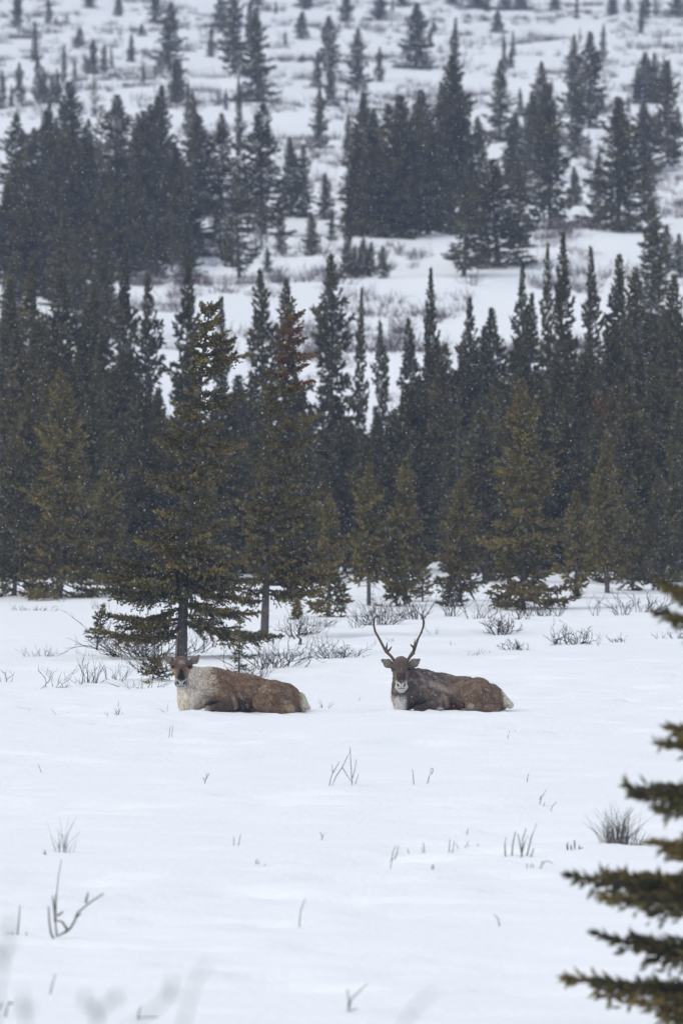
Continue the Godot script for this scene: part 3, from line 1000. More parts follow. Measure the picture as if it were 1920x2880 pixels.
# hillside spruces: [x, tip y, base y, half width], in photograph pixels
func build_hill_trees() -> void:
	var rows := {
		"the topmost row of the hillside": [[46, -20, 80, 14], [331, -10, 46, 14], [441, -25, 67, 18], [618, -12, 92, 20], [1064, -12, 58, 24], [1398, 30, 92, 16], [1340, -30, 24, 22], [1420, -36, 28, 24], [1465, -30, 28, 22], [1560, -30, 30, 14], [1722, -12, 43, 16], [1765, -20, 36, 9], [1812, -25, 52, 14], [1840, -20, 44, 10], [1903, -30, 49, 26], [860, -40, 20, 20], [970, -30, 60, 16], [1130, -30, 20, 18], [720, -40, 16, 16], [250, -30, 22, 14], [1268, -30, 12, 16]],
		"the high left slope": [[159, 46, 67, 5], [190, 37, 70, 10], [227, 77, 132, 13], [398, 67, 101, 11], [263, 110, 208, 13], [294, 125, 208, 11], [243, 160, 206, 11], [475, 8, 205, 34], [658, -40, 208, 32], [726, 24, 288, 36], [851, 34, 110, 20], [928, 46, 202, 28], [849, 152, 176, 6], [502, 165, 282, 20]],
		"the left shelf up high": [[6, 196, 294, 12], [58, 178, 288, 15], [107, 153, 290, 15], [125, 190, 292, 12], [147, 214, 291, 11], [163, 192, 292, 9], [270, 196, 331, 11], [894, 245, 416, 20], [674, 214, 490, 15], [385, 320, 470, 20], [540, 250, 440, 15], [980, 320, 460, 14]],
		"the high right slope": [[1003, 82, 263, 28], [1168, 10, 192, 36], [1217, 62, 92, 10], [1278, 52, 300, 18], [1404, 171, 400, 34], [1434, 140, 192, 10], [1609, 100, 330, 26], [1655, 92, 361, 38], [1811, 150, 290, 30], [1842, 150, 290, 20], [1864, 160, 262, 10], [1878, 215, 262, 12], [1523, 178, 420, 36], [1790, 190, 280, 14]],
		"the left clump mid slope": [[211, 236, 520, 48], [318, 270, 540, 55], [153, 335, 465, 24], [462, 245, 560, 42], [391, 316, 600, 50], [560, 330, 600, 50], [620, 325, 600, 48], [500, 420, 690, 60], [250, 400, 680, 60], [160, 430, 690, 55], [340, 430, 700, 60], [420, 440, 720, 60], [55, 430, 760, 48], [100, 520, 800, 50], [15, 520, 800, 40], [200, 520, 760, 60], [280, 540, 760, 55], [535, 545, 724, 58]],
		"the broken row mid slope": [[744, 296, 660, 62], [674, 470, 782, 44], [851, 410, 612, 24], [912, 490, 618, 22], [495, 570, 740, 30], [620, 560, 700, 30], [750, 698, 768, 12], [1303, 490, 778, 50]],
		"the right clump mid slope": [[1125, 274, 667, 70], [1046, 330, 640, 50], [1270, 165, 620, 62], [1200, 400, 660, 50], [1000, 430, 660, 42], [1180, 360, 640, 50], [1340, 330, 600, 38], [1401, 450, 748, 68], [1060, 440, 670, 46], [1240, 450, 650, 46]],
		"the right end mid slope": [[1548, 240, 643, 56], [1735, 280, 650, 64], [1805, 295, 490, 46], [1652, 372, 480, 10], [1891, 392, 471, 20], [1615, 470, 580, 18], [1440, 360, 560, 28], [1460, 480, 700, 34], [1905, 300, 380, 14], [1823, 570, 1000, 52], [1872, 640, 760, 22], [1912, 660, 780, 22]],
		"the little group above the forest wall": [[978, 612, 784, 16], [1021, 670, 780, 20], [1042, 680, 780, 16], [1078, 694, 784, 18], [1000, 690, 782, 14]]}
	var kinds := [0, 1, 3, 4, 1, 0, 2, 5]
	for row in rows:
		var list: Array = rows[row]
		list.sort_custom(func(a, b): return a[0] < b[0])
		for i in list.size():
			var e: Array = list[i]
			var at := land(e[0], e[2], 186.0)
			var k: float = px_at(at)
			var h: float = (e[2] - e[1]) * k
			var look := "small" if h < 1.4 else "slim" if e[3] * k / h < 0.1 else "broad" if e[3] * k / h > 0.19 else "tall" if h > 4.2 else "medium"
			var where: String = "leftmost" if i == 0 else "rightmost" if i == list.size() - 1 else ORD[i] + " from the left"
			var nd: Material = [M.needle, M.needle_grey, M.needle_dark, M.needle, M.needle_brown][rng.randi() % 5]
			var ki: int = kinds[rng.randi() % (6 if e[3] > 12 else 8)]
			if row == "the broken row mid slope" and (e[0] == 1303 or e[0] == 674): ki = 2
			copy_spruce("hillside_spruce", at, h, e[3] * k * 1.4, ki, rng.randf() * TAU, nd, "%s hazy spruce, %s in %s" % [look, where, row], "spruces on the snowy hillside")


	# more spruces inside the clumps: [x from, x to, base from, base to, height from, height to, count]
	var clumps := [["the left clump mid slope", 10, 560, 560, 790, 230, 330, 22], ["the left clump mid slope", 0, 330, 800, 980, 200, 300, 12], ["the left clump mid slope", 330, 560, 740, 860, 90, 200, 5], ["the right clump mid slope", 980, 1330, 520, 670, 200, 320, 14], ["the right end mid slope", 1420, 1900, 420, 640, 150, 280, 8], ["the broken row mid slope", 600, 960, 560, 780, 90, 220, 7]]
	for c in clumps:
		for i in c[7]:
			var py := rng.randf_range(c[3], c[4])
			var at := land(lerpf(c[1], c[2], (i + rng.randf()) / c[7]), py, 186.0)
			var h: float = rng.randf_range(c[5], c[6]) * px_at(at)
			copy_spruce("hillside_spruce", at, h, h * rng.randf_range(0.17, 0.24), 6 if rng.randf() < 0.06 else kinds[rng.randi() % 6], rng.randf() * TAU, [M.needle, M.needle_grey, M.needle_dark, M.needle_brown][rng.randi() % 4], "hazy spruce half hidden among its taller neighbours in %s" % c[0], "spruces hidden in %s" % c[0])

	for i in 46:
		var at := land(1920.0 * (i + rng.randf()) / 46.0, rng.randf_range(25.0, 420.0), 200.0)
		var h := rng.randf_range(0.7, 2.4)
		copy_spruce("hillside_spruce", at, h, h * rng.randf_range(0.1, 0.2), kinds[rng.randi() % 6], rng.randf() * TAU, [M.needle, M.needle_grey, M.needle_brown][rng.randi() % 3], "small thin spruce scattered among the brush high on the hillside", "small spruces scattered high on the hill")


func skyline(x: float) -> float:
	var a := [[-60, 880], [0, 880], [130, 830], [250, 850], [330, 960], [480, 970], [560, 990], [640, 1020], [700, 990], [850, 980], [950, 1030], [1060, 1075], [1140, 980], [1250, 930], [1400, 905], [1550, 900], [1700, 880], [1980, 850]]
	for i in a.size() - 1:
		if x <= a[i + 1][0]:
			return lerpf(a[i][1], a[i + 1][1], clampf((x - a[i][0]) / (a[i + 1][0] - a[i][0]), 0, 1))
	return 860.0


func build_forest_wall() -> void:
	# the tips that stand out over the wall: [x, tip y, half width, distance]
	var tips := [[350, 712, 42, 204], [412, 780, 40, 198], [518, 728, 46, 203], [250, 815, 55, 197], [90, 735, 50, 205], [180, 770, 55, 203], [30, 790, 50, 200], [735, 765, 48, 200], [815, 790, 44, 203], [930, 722, 48, 206], [1010, 815, 22, 202], [1215, 760, 32, 201], [1310, 842, 34, 200], [1150, 900, 36, 203], [1080, 905, 22, 206], [1462, 740, 26, 208], [1535, 688, 24, 210], [1590, 660, 40, 208], [1664, 700, 34, 206], [1732, 720, 40, 207], [1500, 830, 40, 204], [1400, 870, 44, 206], [1370, 920, 40, 204], [1790, 760, 50, 206], [1880, 780, 55, 204], [630, 840, 26, 205]]
	tips.sort_custom(func(a, b): return a[0] < b[0])
	var kinds := [0, 1, 3, 4, 1, 3]
	var needles := [M.needle, M.needle_grey, M.needle_dark, M.needle_brown]
	for i in tips.size():
		var e: Array = tips[i]
		var r := ray(e[0], e[1])
		var at := on(r.x * e[3], e[3])
		var h: float = EYE.y + r.y * e[3] - at.y
		var half := "left" if i < 13 else "right"
		var where: String = ORD[i % 13]
		copy_spruce("forest_spruce", at, h, e[2] * e[3] / F * 1.6, kinds[rng.randi() % 6], rng.randf() * TAU, needles[rng.randi() % 4], "pointed spruce tip rising over the forest wall, %s from the left in its %s half" % [where, half], "spruces standing out over the forest wall")
	for i in 185:
		var x := -60.0 + 2040.0 * (i + 0.5) / 185.0 + rng.randf_range(-20, 20)
		var d := rng.randf_range(160.0, 203.0)
		var y := skyline(x) + absf(rng.randfn(0.0, 1.0)) * 110.0 + (203.0 - d) * 5.0
		var r := ray(x, y)
		var at := on(r.x * d, d)
		var h := clampf(EYE.y + r.y * d - at.y, 1.6, 8.0)
		var part := "left" if x < 640 else "middle" if x < 1280 else "right"
		copy_spruce("forest_spruce", at, h, h * rng.randf_range(0.14, 0.24), 6 if rng.randf() < 0.05 else kinds[rng.randi() % 6], rng.randf() * TAU, needles[rng.randi() % 4], "dark hazy spruce crowded deep in the %s of the dense forest wall behind the clearing" % part, "spruces crowded in the %s of the forest wall" % part)


# single spruces in front of the wall
func build_mid_spruces() -> void:
	var fine := {"shoot": 0.115, "width": 0.021, "step": 0.07, "needles": 0, "skip": 0.12, "top": 0.7, "twig": 0.45, "pack": 0.5}
	var list := [
		[925, 1395, 1735, 55, MID, 90, "narrow olive spruce standing just right of the tall pair, bushy to the snow", 0.02],
		[1037, 1305, 1703, 62, MID, 100, "slender olive spruce with bare lower trunk in the gap right of the tall pair", 0.16],
		[1115, 1488, 1706, 46, OLIVE, 70, "short bushy yellow green spruce above the antlers' left beam", 0.02],
		[1141, 1290, 1690, 66, MID, 100, "dark spruce standing behind the short yellow green one above the antlers", 0.08],
		[1188, 1535, 1692, 36, MID, 50, "pale faint young spruce above the antlers' right beam", 0.1],
		[1271, 1610, 1706, 50, FOREST, 44, "small dark spruce with flat low branches left of the big olive spruce", 0.04],
		[1295, 1355, 1688, 70, MID, 90, "dark spruce behind the small flat branched one, left of the big olive spruce", 0.1],
		[1466, 1070, 1712, 128, MID, 170, "biggest olive brown spruce at the forest edge behind the antlered caribou", 0.06],
		[1616, 1384, 1680, 58, MID, 80, "medium olive spruce right beside the big olive brown one", 0.1],
		[1707, 1225, 1668, 74, MID, 110, "tall dark spruce on thin bare twin stems at right of the forest edge", 0.14],
		[1778, 1350, 1662, 50, FOREST, 80, "slim dark spruce right of the one on bare stems", 0.05],
		[1850, 1320, 1660, 60, FOREST, 80, "dark spruce at the forest edge close to the right border", 0.04],
		[1619, 1652, 1684, 13, FOREST, 20, "tiny dark spruce seedling alone on the snow strip", 0.02],
		[165, 1045, 1682, 135, MID, 170, "broad drooping brownish spruce at the left of the forest edge", 0.05],
		[40, 1240, 1676, 90, FOREST, 110, "dark spruce at the left border of the forest edge", 0.05],
		[305, 1330, 1672, 70, MID, 90, "olive spruce between the broad left one and the tall pair", 0.1],
		[560, 1300, 1664, 100, FOREST, 110, "dark forest edge spruce seen between the tall pair", 0.05],
		[835, 1691, 1742, 16, MID, 26, "tiny bushy spruce seedling at the foot of the narrow olive spruce", 0.02]]
	for i in list.size():
		var e: Array = list[i]
		var at := land(e[0], e[2], 100.0)
		var k := px_at(at)
		var o := fine.duplicate()
		o.merge({"h": (e[2] - e[1]) * k, "r": e[3] * k, "limbs": e[5], "bare": e[7], "power": 0.72, "tiers": 19.0 + i, "dead": 8}, true)
		if o.h < 1.0: o.merge({"shoot": 0.07, "width": 0.012, "step": 0.045}, true)
		plant_spruce("edge_spruce", at, spruce_parts(o, 300 + i, e[4]), M.needle, e[6], "spruces along the forest edge", "spruce tree")
	# the one with a dead red top, deeper in the wall
	var at2 := on(ray(1685, 1600).x * 166.0, 166.0)
	var o2 := fine.duplicate()
	o2.merge({"h": EYE.y + ray(1685, 1105).y * 166.0 - at2.y, "r": 0.6, "limbs": 110, "power": 0.7, "top_pal": RUST, "top_from": 0.84}, true)
	plant_spruce("edge_spruce", at2, spruce_parts(o2, 391, FOREST), M.needle, "dark spruce with a dead rust red top deep in the right of the forest", "spruces along the forest edge")


func build_hill_shrubs() -> void:
	# low willow brush: a mass that nobody could count
	for q in 3:
		var mm := MultiMesh.new()
		mm.transform_format = MultiMesh.TRANSFORM_3D
		mm.mesh = shrub_mesh(0.8, 0.5, 16, 0.012, 1, 0.3, 0.0, 70 + q, Color(0.12, 0.095, 0.095))
		var places := []
		var tries := 0
		while places.size() < 1250 and tries < 30000:
			tries += 1
			var d := 215.0 + 430.0 * rng.randf()
			var x := rng.randf_range(-0.044, 0.044) * d
			var dens := n_drift.get_noise_2d(x * 1.1 + 200.0, d * 0.35) + 0.5 * n_broad.get_noise_2d(x * 2.0, d)
			if dens < 0.12 - 0.1 * smoothstep(300.0, 500.0, d): continue
			places.append(Transform3D(Basis(Vector3.UP, rng.randf() * TAU).scaled(Vector3.ONE * rng.randf_range(0.5, 1.3)), on(x, d)))
		mm.instance_count = places.size()
		for i in places.size(): mm.set_instance_transform(i, places[i])
		var o := MultiMeshInstance3D.new()
		o.multimesh = mm
		o.material_override = M.twig
		o.name = numbered("hillside_brush")
		add_child(o)
		tag(o, "low bare willow brush scattered in patches over the snowy hillside", "brush", "willow brush on the hillside", "stuff")


func px3(x: float, y: float, z: float, base: Vector2, k: float) -> Vector3:
	return Vector3((x - base.x) * k, (base.y - y) * k, z)


# tip lists: [attach y, tip x, tip y, depth]; the attach point is read off the trunk's axis
func drawn_limbs(list: Array, axis: Array, base: Vector2, k: float) -> Array:
	var out := []
	for e in list:
		var ax := 0.0
		for i in axis.size() - 1:
			if e[0] <= axis[i].y and e[0] >= axis[i + 1].y:
				ax = lerpf(axis[i].x, axis[i + 1].x, inverse_lerp(axis[i].y, axis[i + 1].y, e[0]))
		out.append([px3(ax, e[0], 0, base, k), px3(e[1], e[2], e[3], base, k), 0.04, e[4] if e.size() > 4 else 0.12])
	return out


func build_near_spruces() -> void:
	var fine := {"front": true, "extra": 1, "shoot": 0.06, "width": 0.0145, "step": 0.034, "needles": 2, "pack": 0.5, "skip": 0.12, "top": 0.7, "twig": 0.34, "crowd": 1.1}
	# the taller one behind the antlerless caribou
	var base := Vector2(508, 1852)
	var at := land(508, 1852, 100.0)
	var k := px_at(at)
	var axis := [Vector2(508, 1852), Vector2(513, 1760), Vector2(520, 1640), Vector2(530, 1500), Vector2(541, 1350), Vector2(552, 1200), Vector2(563, 1080), Vector2(574, 980), Vector2(586, 900), Vector2(593, 852)]
	var pts := PackedVector3Array()
	for q in axis: pts.append(px3(q.x, q.y, 0, base, k))
	var tips := [
		[1790, 262, 1782, 0.1, 0.3], [1740, 300, 1742, -0.2, 0.25], [1770, 430, 1800, 0.35], [1755, 660, 1772, 0.2], [1745, 790, 1803, 0.15, 0.25], [1700, 740, 1735, -0.2, 0.2], [1720, 600, 1770, 0.4],
		[1660, 275, 1668, 0.15, 0.2], [1640, 262, 1625, -0.1, 0.2], [1650, 700, 1690, 0.1], [1620, 370, 1650, 0.4], [1600, 300, 1580, 0.1], [1610, 720, 1640, -0.2], [1630, 268, 1640, -0.3], [1612, 330, 1605, 0.2], [1655, 330, 1695, 0.3], [1705, 400, 1765, 0.4], [1640, 690, 1665, 0.3], [1692, 640, 1725, 0.35], [1560, 690, 1590, 0.1], [1750, 330, 1775, -0.25], [1585, 430, 1590, 0.5], [1590, 640, 1620, 0.45],
		[1540, 385, 1520, 0.1], [1530, 640, 1550, 0.2], [1510, 450, 1470, -0.3], [1490, 400, 1500, 0.2], [1480, 650, 1480, 0.1], [1440, 440, 1445, 0.2], [1430, 640, 1420, 0.1], [1400, 610, 1400, 0.35], [1380, 470, 1375, 0.1],
		[1345, 376, 1325, 0.1], [1330, 420, 1345, 0.3], [1350, 640, 1345, -0.1], [1310, 660, 1300, 0.1], [1290, 500, 1280, 0.3], [1260, 440, 1245, 0.1], [1265, 450, 1215, -0.2], [1250, 690, 1258, 0.0], [1230, 470, 1190, 0.1], [1220, 620, 1200, 0.2],
		[1180, 500, 1165, 0.2], [1150, 520, 1140, -0.1], [1150, 690, 1108, 0.1], [1140, 680, 1125, -0.2], [1110, 640, 1100, 0.3], [1090, 540, 1060, 0.1], [1060, 520, 1035, 0.1], [1060, 640, 1030, 0.2], [1050, 660, 1000, 0.0], [1020, 700, 1004, 0.1, 0.2], [1010, 530, 985, 0.1], [1000, 650, 985, -0.2],
		[980, 545, 960, 0.1], [970, 655, 965, 0.0], [955, 640, 938, 0.1], [940, 538, 948, -0.1], [930, 610, 895, 0.1], [920, 560, 920, 0.1], [905, 622, 898, 0.0], [880, 568, 858, 0.02], [874, 622, 848, 0.0], [884, 616, 866, -0.02], [890, 566, 868, 0.02]]
	var o := fine.duplicate()
	o.merge({"h": (base.y - 852) * k, "r": 0.34, "axis": pts, "limbs": 46, "bare": 0.2, "power": 0.55, "trunk": 0.085, "dead": 16, "drawn": drawn_limbs(tips, axis, base, k), "tiers": 27.0}, true)
	var t := plant_spruce("tall_spruce", at, spruce_parts(o, 501, OLIVE), M.needle, "tallest sharp olive green spruce, right behind the antlerless caribou's head", "the pair of tall spruces in the clearing")
	var strip := MB.new()
	strip.tube(PackedVector3Array([px3(496, 1856, 0.07, base, k), px3(498, 1815, 0.075, base, k), px3(501, 1770, 0.07, base, k)]), PackedFloat32Array([0.014, 0.012, 0.006]), 6, Color(0.3, 0.27, 0.25))
	obj("bare_stem", strip.done(), M.twig, t)
	# its partner with the dead red top
	base = Vector2(742, 1786)
	at = land(742, 1786, 110.0)
	k = px_at(at)
	axis = [Vector2(742, 1786), Vector2(748, 1660), Vector2(756, 1520), Vector2(766, 1400), Vector2(780, 1280), Vector2(793, 1170), Vector2(806, 1070), Vector2(816, 960), Vector2(819, 900), Vector2(822, 838)]
	pts = PackedVector3Array()
	for q in axis: pts.append(px3(q.x, q.y, 0, base, k))
	tips = [
		[1655, 690, 1668, 0.25], [1660, 905, 1665, 0.25], [1605, 955, 1592, 0.1], [1560, 930, 1550, 0.2], [1450, 690, 1460, 0.25], [1690, 660, 1690, 0.2], [1670, 850, 1680, 0.2], [1640, 960, 1625, 0.1, 0.25], [1630, 930, 1600, -0.2], [1620, 680, 1640, 0.3], [1590, 900, 1570, 0.2], [1580, 650, 1560, 0.1], [1550, 880, 1530, -0.2], [1530, 690, 1500, 0.3],
		[1500, 660, 1470, 0.1], [1490, 910, 1470, 0.2], [1470, 890, 1440, 0.1], [1440, 670, 1420, 0.2], [1420, 905, 1395, 0.1], [1400, 690, 1380, 0.3], [1380, 860, 1370, 0.3], [1360, 720, 1340, 0.1], [1340, 880, 1300, 0.1], [1320, 700, 1290, 0.2], [1290, 850, 1290, 0.3],
		[1260, 890, 1238, 0.1], [1250, 725, 1230, 0.1], [1220, 740, 1190, 0.2], [1200, 900, 1172, 0.1, 0.2], [1190, 850, 1190, 0.25], [1160, 716, 1140, 0.1], [1140, 740, 1120, 0.2], [1110, 735, 1085, 0.1], [1100, 850, 1090, 0.1],
		[1075, 880, 1078, 0.05], [1060, 750, 1040, 0.1], [1040, 860, 1030, 0.1], [1020, 780, 1010, 0.15], [1010, 880, 1000, 0.0], [990, 885, 1000, 0.1], [980, 785, 965, 0.1], [960, 858, 955, 0.0], [950, 776, 926, 0.05], [930, 846, 925, 0.05], [910, 800, 912, 0.1], [900, 846, 888, 0.0], [890, 852, 878, 0.02], [880, 806, 872, 0.0]]
	o = fine.duplicate()
	o.merge({"h": (base.y - 838) * k, "r": 0.34, "axis": pts, "limbs": 44, "bare": 0.24, "power": 0.55, "trunk": 0.062, "dead": 10, "drawn": drawn_limbs(tips, axis, base, k), "tiers": 25.0, "top_pal": RUST, "top_from": 0.74, "top_to": 0.935}, true)
	plant_spruce("tall_spruce", at, spruce_parts(o, 502, OLIVE), M.needle, "tall olive spruce with a rust red dead top, right partner of the pair", "the pair of tall spruces in the clearing")
	# saplings
	var small := {"shoot": 0.06, "width": 0.01, "step": 0.045, "needles": 4, "skip": 0.3, "top": 0.5, "twig": 0.12, "trunk": 0.016, "power": 0.5}
	for e in [[270, 1829, 291, 1700, 30, 26, 0.25, "spiky leaning spruce sapling under the left tip of the tall spruce's lowest limb"], [672, 1897, 674, 1745, 46, 22, 0.1, "grey stemmed sparse spruce sapling between the two caribou's trees, behind the antlerless caribou's back"], [430, 1914, 438, 1858, 66, 34, 0.02, "low bushy spruce seedling in the brush left of the antlerless caribou's head"]]:
		var b := Vector2(e[0], e[1])
		at = land(e[0], e[1], 100.0)
		k = px_at(at)
		o = small.duplicate()
		var ax := PackedVector3Array()
		for i in 5: ax.append(px3(lerpf(e[0], e[2], i / 4.0), lerpf(e[1], e[3], i / 4.0), 0, b, k))
		o.merge({"h": (e[1] - e[3]) * k, "r": e[4] * k, "axis": ax, "limbs": e[5], "bare": e[6], "dead": 6}, true)
		plant_spruce("spruce_sapling", at, spruce_parts(o, int(e[0]), OLIVE), M.needle, e[7], "spruce saplings near the tall pair", "spruce sapling")


func build_foreground_spruce() -> void:
	var base := Vector2(2170, 2945)
	var at := land(2170, 2945, 38.0)
	var k := px_at(at)
	var axis := [Vector2(2170, 2945), Vector2(2165, 2600), Vector2(2160, 2200), Vector2(2156, 1800), Vector2(2152, 1420)]
	var pts := PackedVector3Array()
	for q in axis: pts.append(px3(q.x, q.y, 0, base, k))
	var tips := [[2760, 1596, 2780, 0.15, 0.05], [2790, 1790, 2830, 0.5], [2650, 1680, 2652, 0.2, 0.05], [2690, 1800, 2690, -0.2], [2460, 1606, 2492, 0.15, 0.05], [2480, 1700, 2545, 0.4, 0.05], [2440, 1720, 2490, -0.2], [2500, 1800, 2540, 0.6], [2350, 1836, 2388, 0.2], [2380, 1880, 2420, -0.2], [2200, 1768, 2234, 0.15, 0.05], [2230, 1850, 2290, 0.4], [2170, 1860, 2240, -0.2], [2080, 1858, 2108, 0.2], [2075, 1885, 2060, 0.3], [1750, 1852, 1742, 0.1, 0.05], [1720, 1880, 1680, 0.3], [1690, 1862, 1660, -0.1], [2840, 1860, 2870, 0.4]]
	var o := {"extra": 1, "shoot": 0.078, "width": 0.013, "step": 0.035, "needles": 5, "skip": 0.1, "top": 0.8, "twig": 0.2, "h": (base.y - 1420) * k, "r": 0.36, "axis": pts, "limbs": 60, "bare": 0.05, "power": 0.3, "trunk": 0.05, "dead": 10, "drawn": drawn_limbs(tips, axis, base, k)}
	plant_spruce("foreground_spruce", at, spruce_parts(o, 601, OLIVE), M.needle, "blurred yellow green spruce reaching into the frame at the lower right", "")


func zz(list: Array, ox: float, oy: float, f: float) -> Array:     # strokes measured on an enlargement
	var out := []
	for s in list:
		var q := []
		for i in s.size() / 2: q.append(Vector2(ox + s[i * 2] / f, oy + s[i * 2 + 1] / f))
		out.append(q)
	return out


func build_shrubs() -> void:
	var dk := Color(0.045, 0.036, 0.034)
	# behind and beside the antlerless caribou
	shrub(395, 1848, 230, 95, 46, "widest tangled willow bush left of the tall spruce's trunk", {"r": 0.009, "wild": 0.35})
	shrub(440, 1885, 150, 60, 26, "brown willow brush between that trunk and the low seedling left of the caribou's head", {"r": 0.007})
	shrub(540, 1838, 110, 70, 12, "thin willow brush right of the tall spruce's trunk", {"r": 0.006})
	shrub(255, 1922, 75, 85, 12, "upright willow stems in the snow left of the brush, halfway to the left border", {"r": 0.006, "level": 1, "wild": 0.2})
	shrub(232, 1925, 40, 40, 5, "few short willow stems just left of the upright ones", {"r": 0.005, "level": 1})
	shrub(330, 1912, 70, 50, 9, "sparse willow stems left of the low spruce seedling", {"r": 0.005, "level": 1})
	shrub(410, 1935, 90, 34, 10, "short twigs in front of the low spruce seedling", {"r": 0.006, "level": 1})
	shrub(760, 1878, 190, 80, 26, "sprawling willow bush behind the antlerless caribou's back", {"r": 0.009, "wild": 0.4, "lean": 0.35})
	shrub(700, 1905, 110, 60, 14, "fine twigs crossing the grey sapling's foot", {"r": 0.006, "lean": 0.4})
	shrub(935, 1852, 120, 50, 18, "low willow bush midway between the two caribou, behind them", {"r": 0.008, "wild": 0.4})
	shrub(840, 1782, 95, 62, 22, "rounded willow bush right of the red topped spruce's foot", {"r": 0.008, "wild": 0.35})
	shrub(910, 1765, 60, 40, 10, "small willow bush right beside the rounded one", {"r": 0.007})
	shrub(790, 1800, 50, 30, 5, "thin twigs at the red topped spruce's trunk", {"r": 0.005})
	shrub(120, 1848, 44, 36, 7, "small willow tuft far left, left of the tree hollow", {"r": 0.006, "level": 1})
	shrub(80, 1846, 60, 36, 5, "faint thin twigs left of the small willow tuft", {"r": 0.004, "level": 1})
	shrub(10, 1918, 60, 70, 5, "curved willow stems cut by the left border", {"r": 0.006, "level": 1, "lean": 0.4})
	shrub(100, 1935, 130, 60, 4, "leaning long twig in the snow near the left border", {"r": 0.007, "level": 1, "lean": 1.2})
	shrub(155, 1912, 50, 46, 5, "pale thin willow sprigs right of the leaning twig", {"r": 0.004, "level": 2})
	shrub(115, 1718, 50, 18, 9, "distant dark low bush on the snow at far left", {"r": 0.008})
	shrub(50, 1718, 60, 14, 7, "distant faint low bush nearer the left border", {"r": 0.006})
	shrub(272, 1713, 26, 40, 6, "distant upright tuft at the forest edge on the left", {"r": 0.006, "level": 1})
	shrub(180, 1693, 30, 16, 5, "tiny distant tuft under the broad left spruce", {"r": 0.006, "level": 1})
	# behind the antlered caribou
	shrub(1062, 1758, 130, 92, 30, "large upright willow bush left of the antlers' tips", {"r": 0.009, "wild": 0.25})
	shrub(1000, 1765, 40, 60, 6, "small willow sprig at the left of the large upright bush", {"r": 0.006, "level": 1})
	shrub(1170, 1742, 70, 78, 16, "upright willow bush behind the antlers' right beam", {"r": 0.009, "wild": 0.2})
	shrub(1262, 1734, 60, 110, 9, "tall thin willow with a pale dead leader right of the antlers", {"r": 0.009, "wild": 0.2, "level": 2})
	shrub(1340, 1740, 75, 70, 8, "open crooked willow bush right of the pale leader", {"r": 0.008, "wild": 0.35})
	shrub(1465, 1742, 60, 80, 8, "crooked willow stems in front of the big olive spruce's foot", {"r": 0.01, "wild": 0.35})
	shrub(1545, 1733, 110, 46, 18, "spreading low willow at the big olive spruce's right foot", {"r": 0.009, "wild": 0.4})
	shrub(1412, 1785, 92, 62, 20, "dense gnarled willow bush in the open snow right of the antlers", {"r": 0.011, "wild": 0.42, "col": dk})
	shrub(1450, 1828, 66, 36, 14, "small dark gnarled willow just below the dense one", {"r": 0.009, "wild": 0.4, "col": dk})
	shrub(1590, 1812, 116, 52, 22, "wide gnarled willow bush in the open snow, right of the dense one", {"r": 0.01, "wild": 0.45, "col": dk})
	shrub(1740, 1806, 34, 28, 7, "small gnarled willow clump right of the wide bush", {"r": 0.009, "wild": 0.45, "col": dk})
	shrub(1684, 1818, 14, 22, 2, "single crooked stub between the wide bush and the small clump", {"r": 0.009, "wild": 0.4, "col": dk, "level": 1})
	shrub(1675, 1732, 44, 80, 5, "tall thin willow sprigs at the forest edge right of the big olive spruce", {"r": 0.007, "wild": 0.25})
	shrub(1748, 1730, 54, 76, 8, "crooked willow stems at the forest edge near the right", {"r": 0.01, "wild": 0.35, "col": dk})
	shrub(1810, 1722, 90, 64, 10, "leaning dark willow bush at the forest edge close to the foreground spruce", {"r": 0.011, "wild": 0.35, "lean": 0.4, "col": dk})
	shrub(1855, 1796, 40, 40, 4, "thin willow twigs left of the foreground spruce's upper tip", {"r": 0.006, "level": 1, "lean": 0.3})
	shrub(1895, 1796, 54, 34, 7, "small willow clump at the right border", {"r": 0.008, "wild": 0.4})
	shrub(1322, 1842, 36, 22, 6, "row of tiny twigs behind the antlered caribou's back, left part", {"r": 0.004, "level": 1, "lean": 0.5})
	shrub(1356, 1838, 26, 20, 3, "row of tiny twigs behind the antlered caribou's back, right part", {"r": 0.004, "level": 1, "lean": 0.6})
	shrub(1284, 1814, 14, 14, 3, "tiny dark sprig right of the antlers at ear height", {"r": 0.005, "level": 1})
	shrub(1222, 1784, 36, 44, 3, "thin forked twig just right of the antlers", {"r": 0.005, "level": 1, "wild": 0.12})
	shrub(1100, 1805, 26, 22, 4, "dark scraps of twig between the two antlers", {"r": 0.005, "level": 1})
	shrub(970, 1848, 80, 60, 10, "fine willow twigs left of the snow hollow beside the antlered caribou", {"r": 0.006, "wild": 0.35})
	# round the animals
	shrub(900, 1992, 60, 36, 5, "thin twigs in the snow right of the antlerless caribou's tail", {"r": 0.004, "level": 1, "lean": 0.5})
	shrub(180, 2015, 40, 38, 2, "two leaning twigs in the open snow left of the caribou", {"r": 0.005, "level": 0, "lean": -0.6})
	shrub(320, 2012, 30, 40, 5, "small branched twig left of the antlerless caribou's chest", {"r": 0.005, "level": 1, "lean": 0.3})
	shrub(82, 2003, 8, 30, 1, "lone upright twig near the left border beside the caribou's level", {"r": 0.005, "level": 0, "wild": 0.08})
	shrub(478, 2000, 20, 42, 2, "curved twig at the antlerless caribou's chest", {"r": 0.004, "level": 0, "lean": -0.4})
	shrub(1012, 1970, 8, 26, 2, "lone short stem left of the antlered caribou", {"r": 0.005, "level": 0, "wild": 0.1})
	shrub(992, 1995, 10, 16, 2, "tiny stub left of the antlered caribou's beard", {"r": 0.004, "level": 0})
	shrub(190, 1935, 30, 20, 4, "low twigs on the snow left of the upright stems", {"r": 0.004, "level": 1})
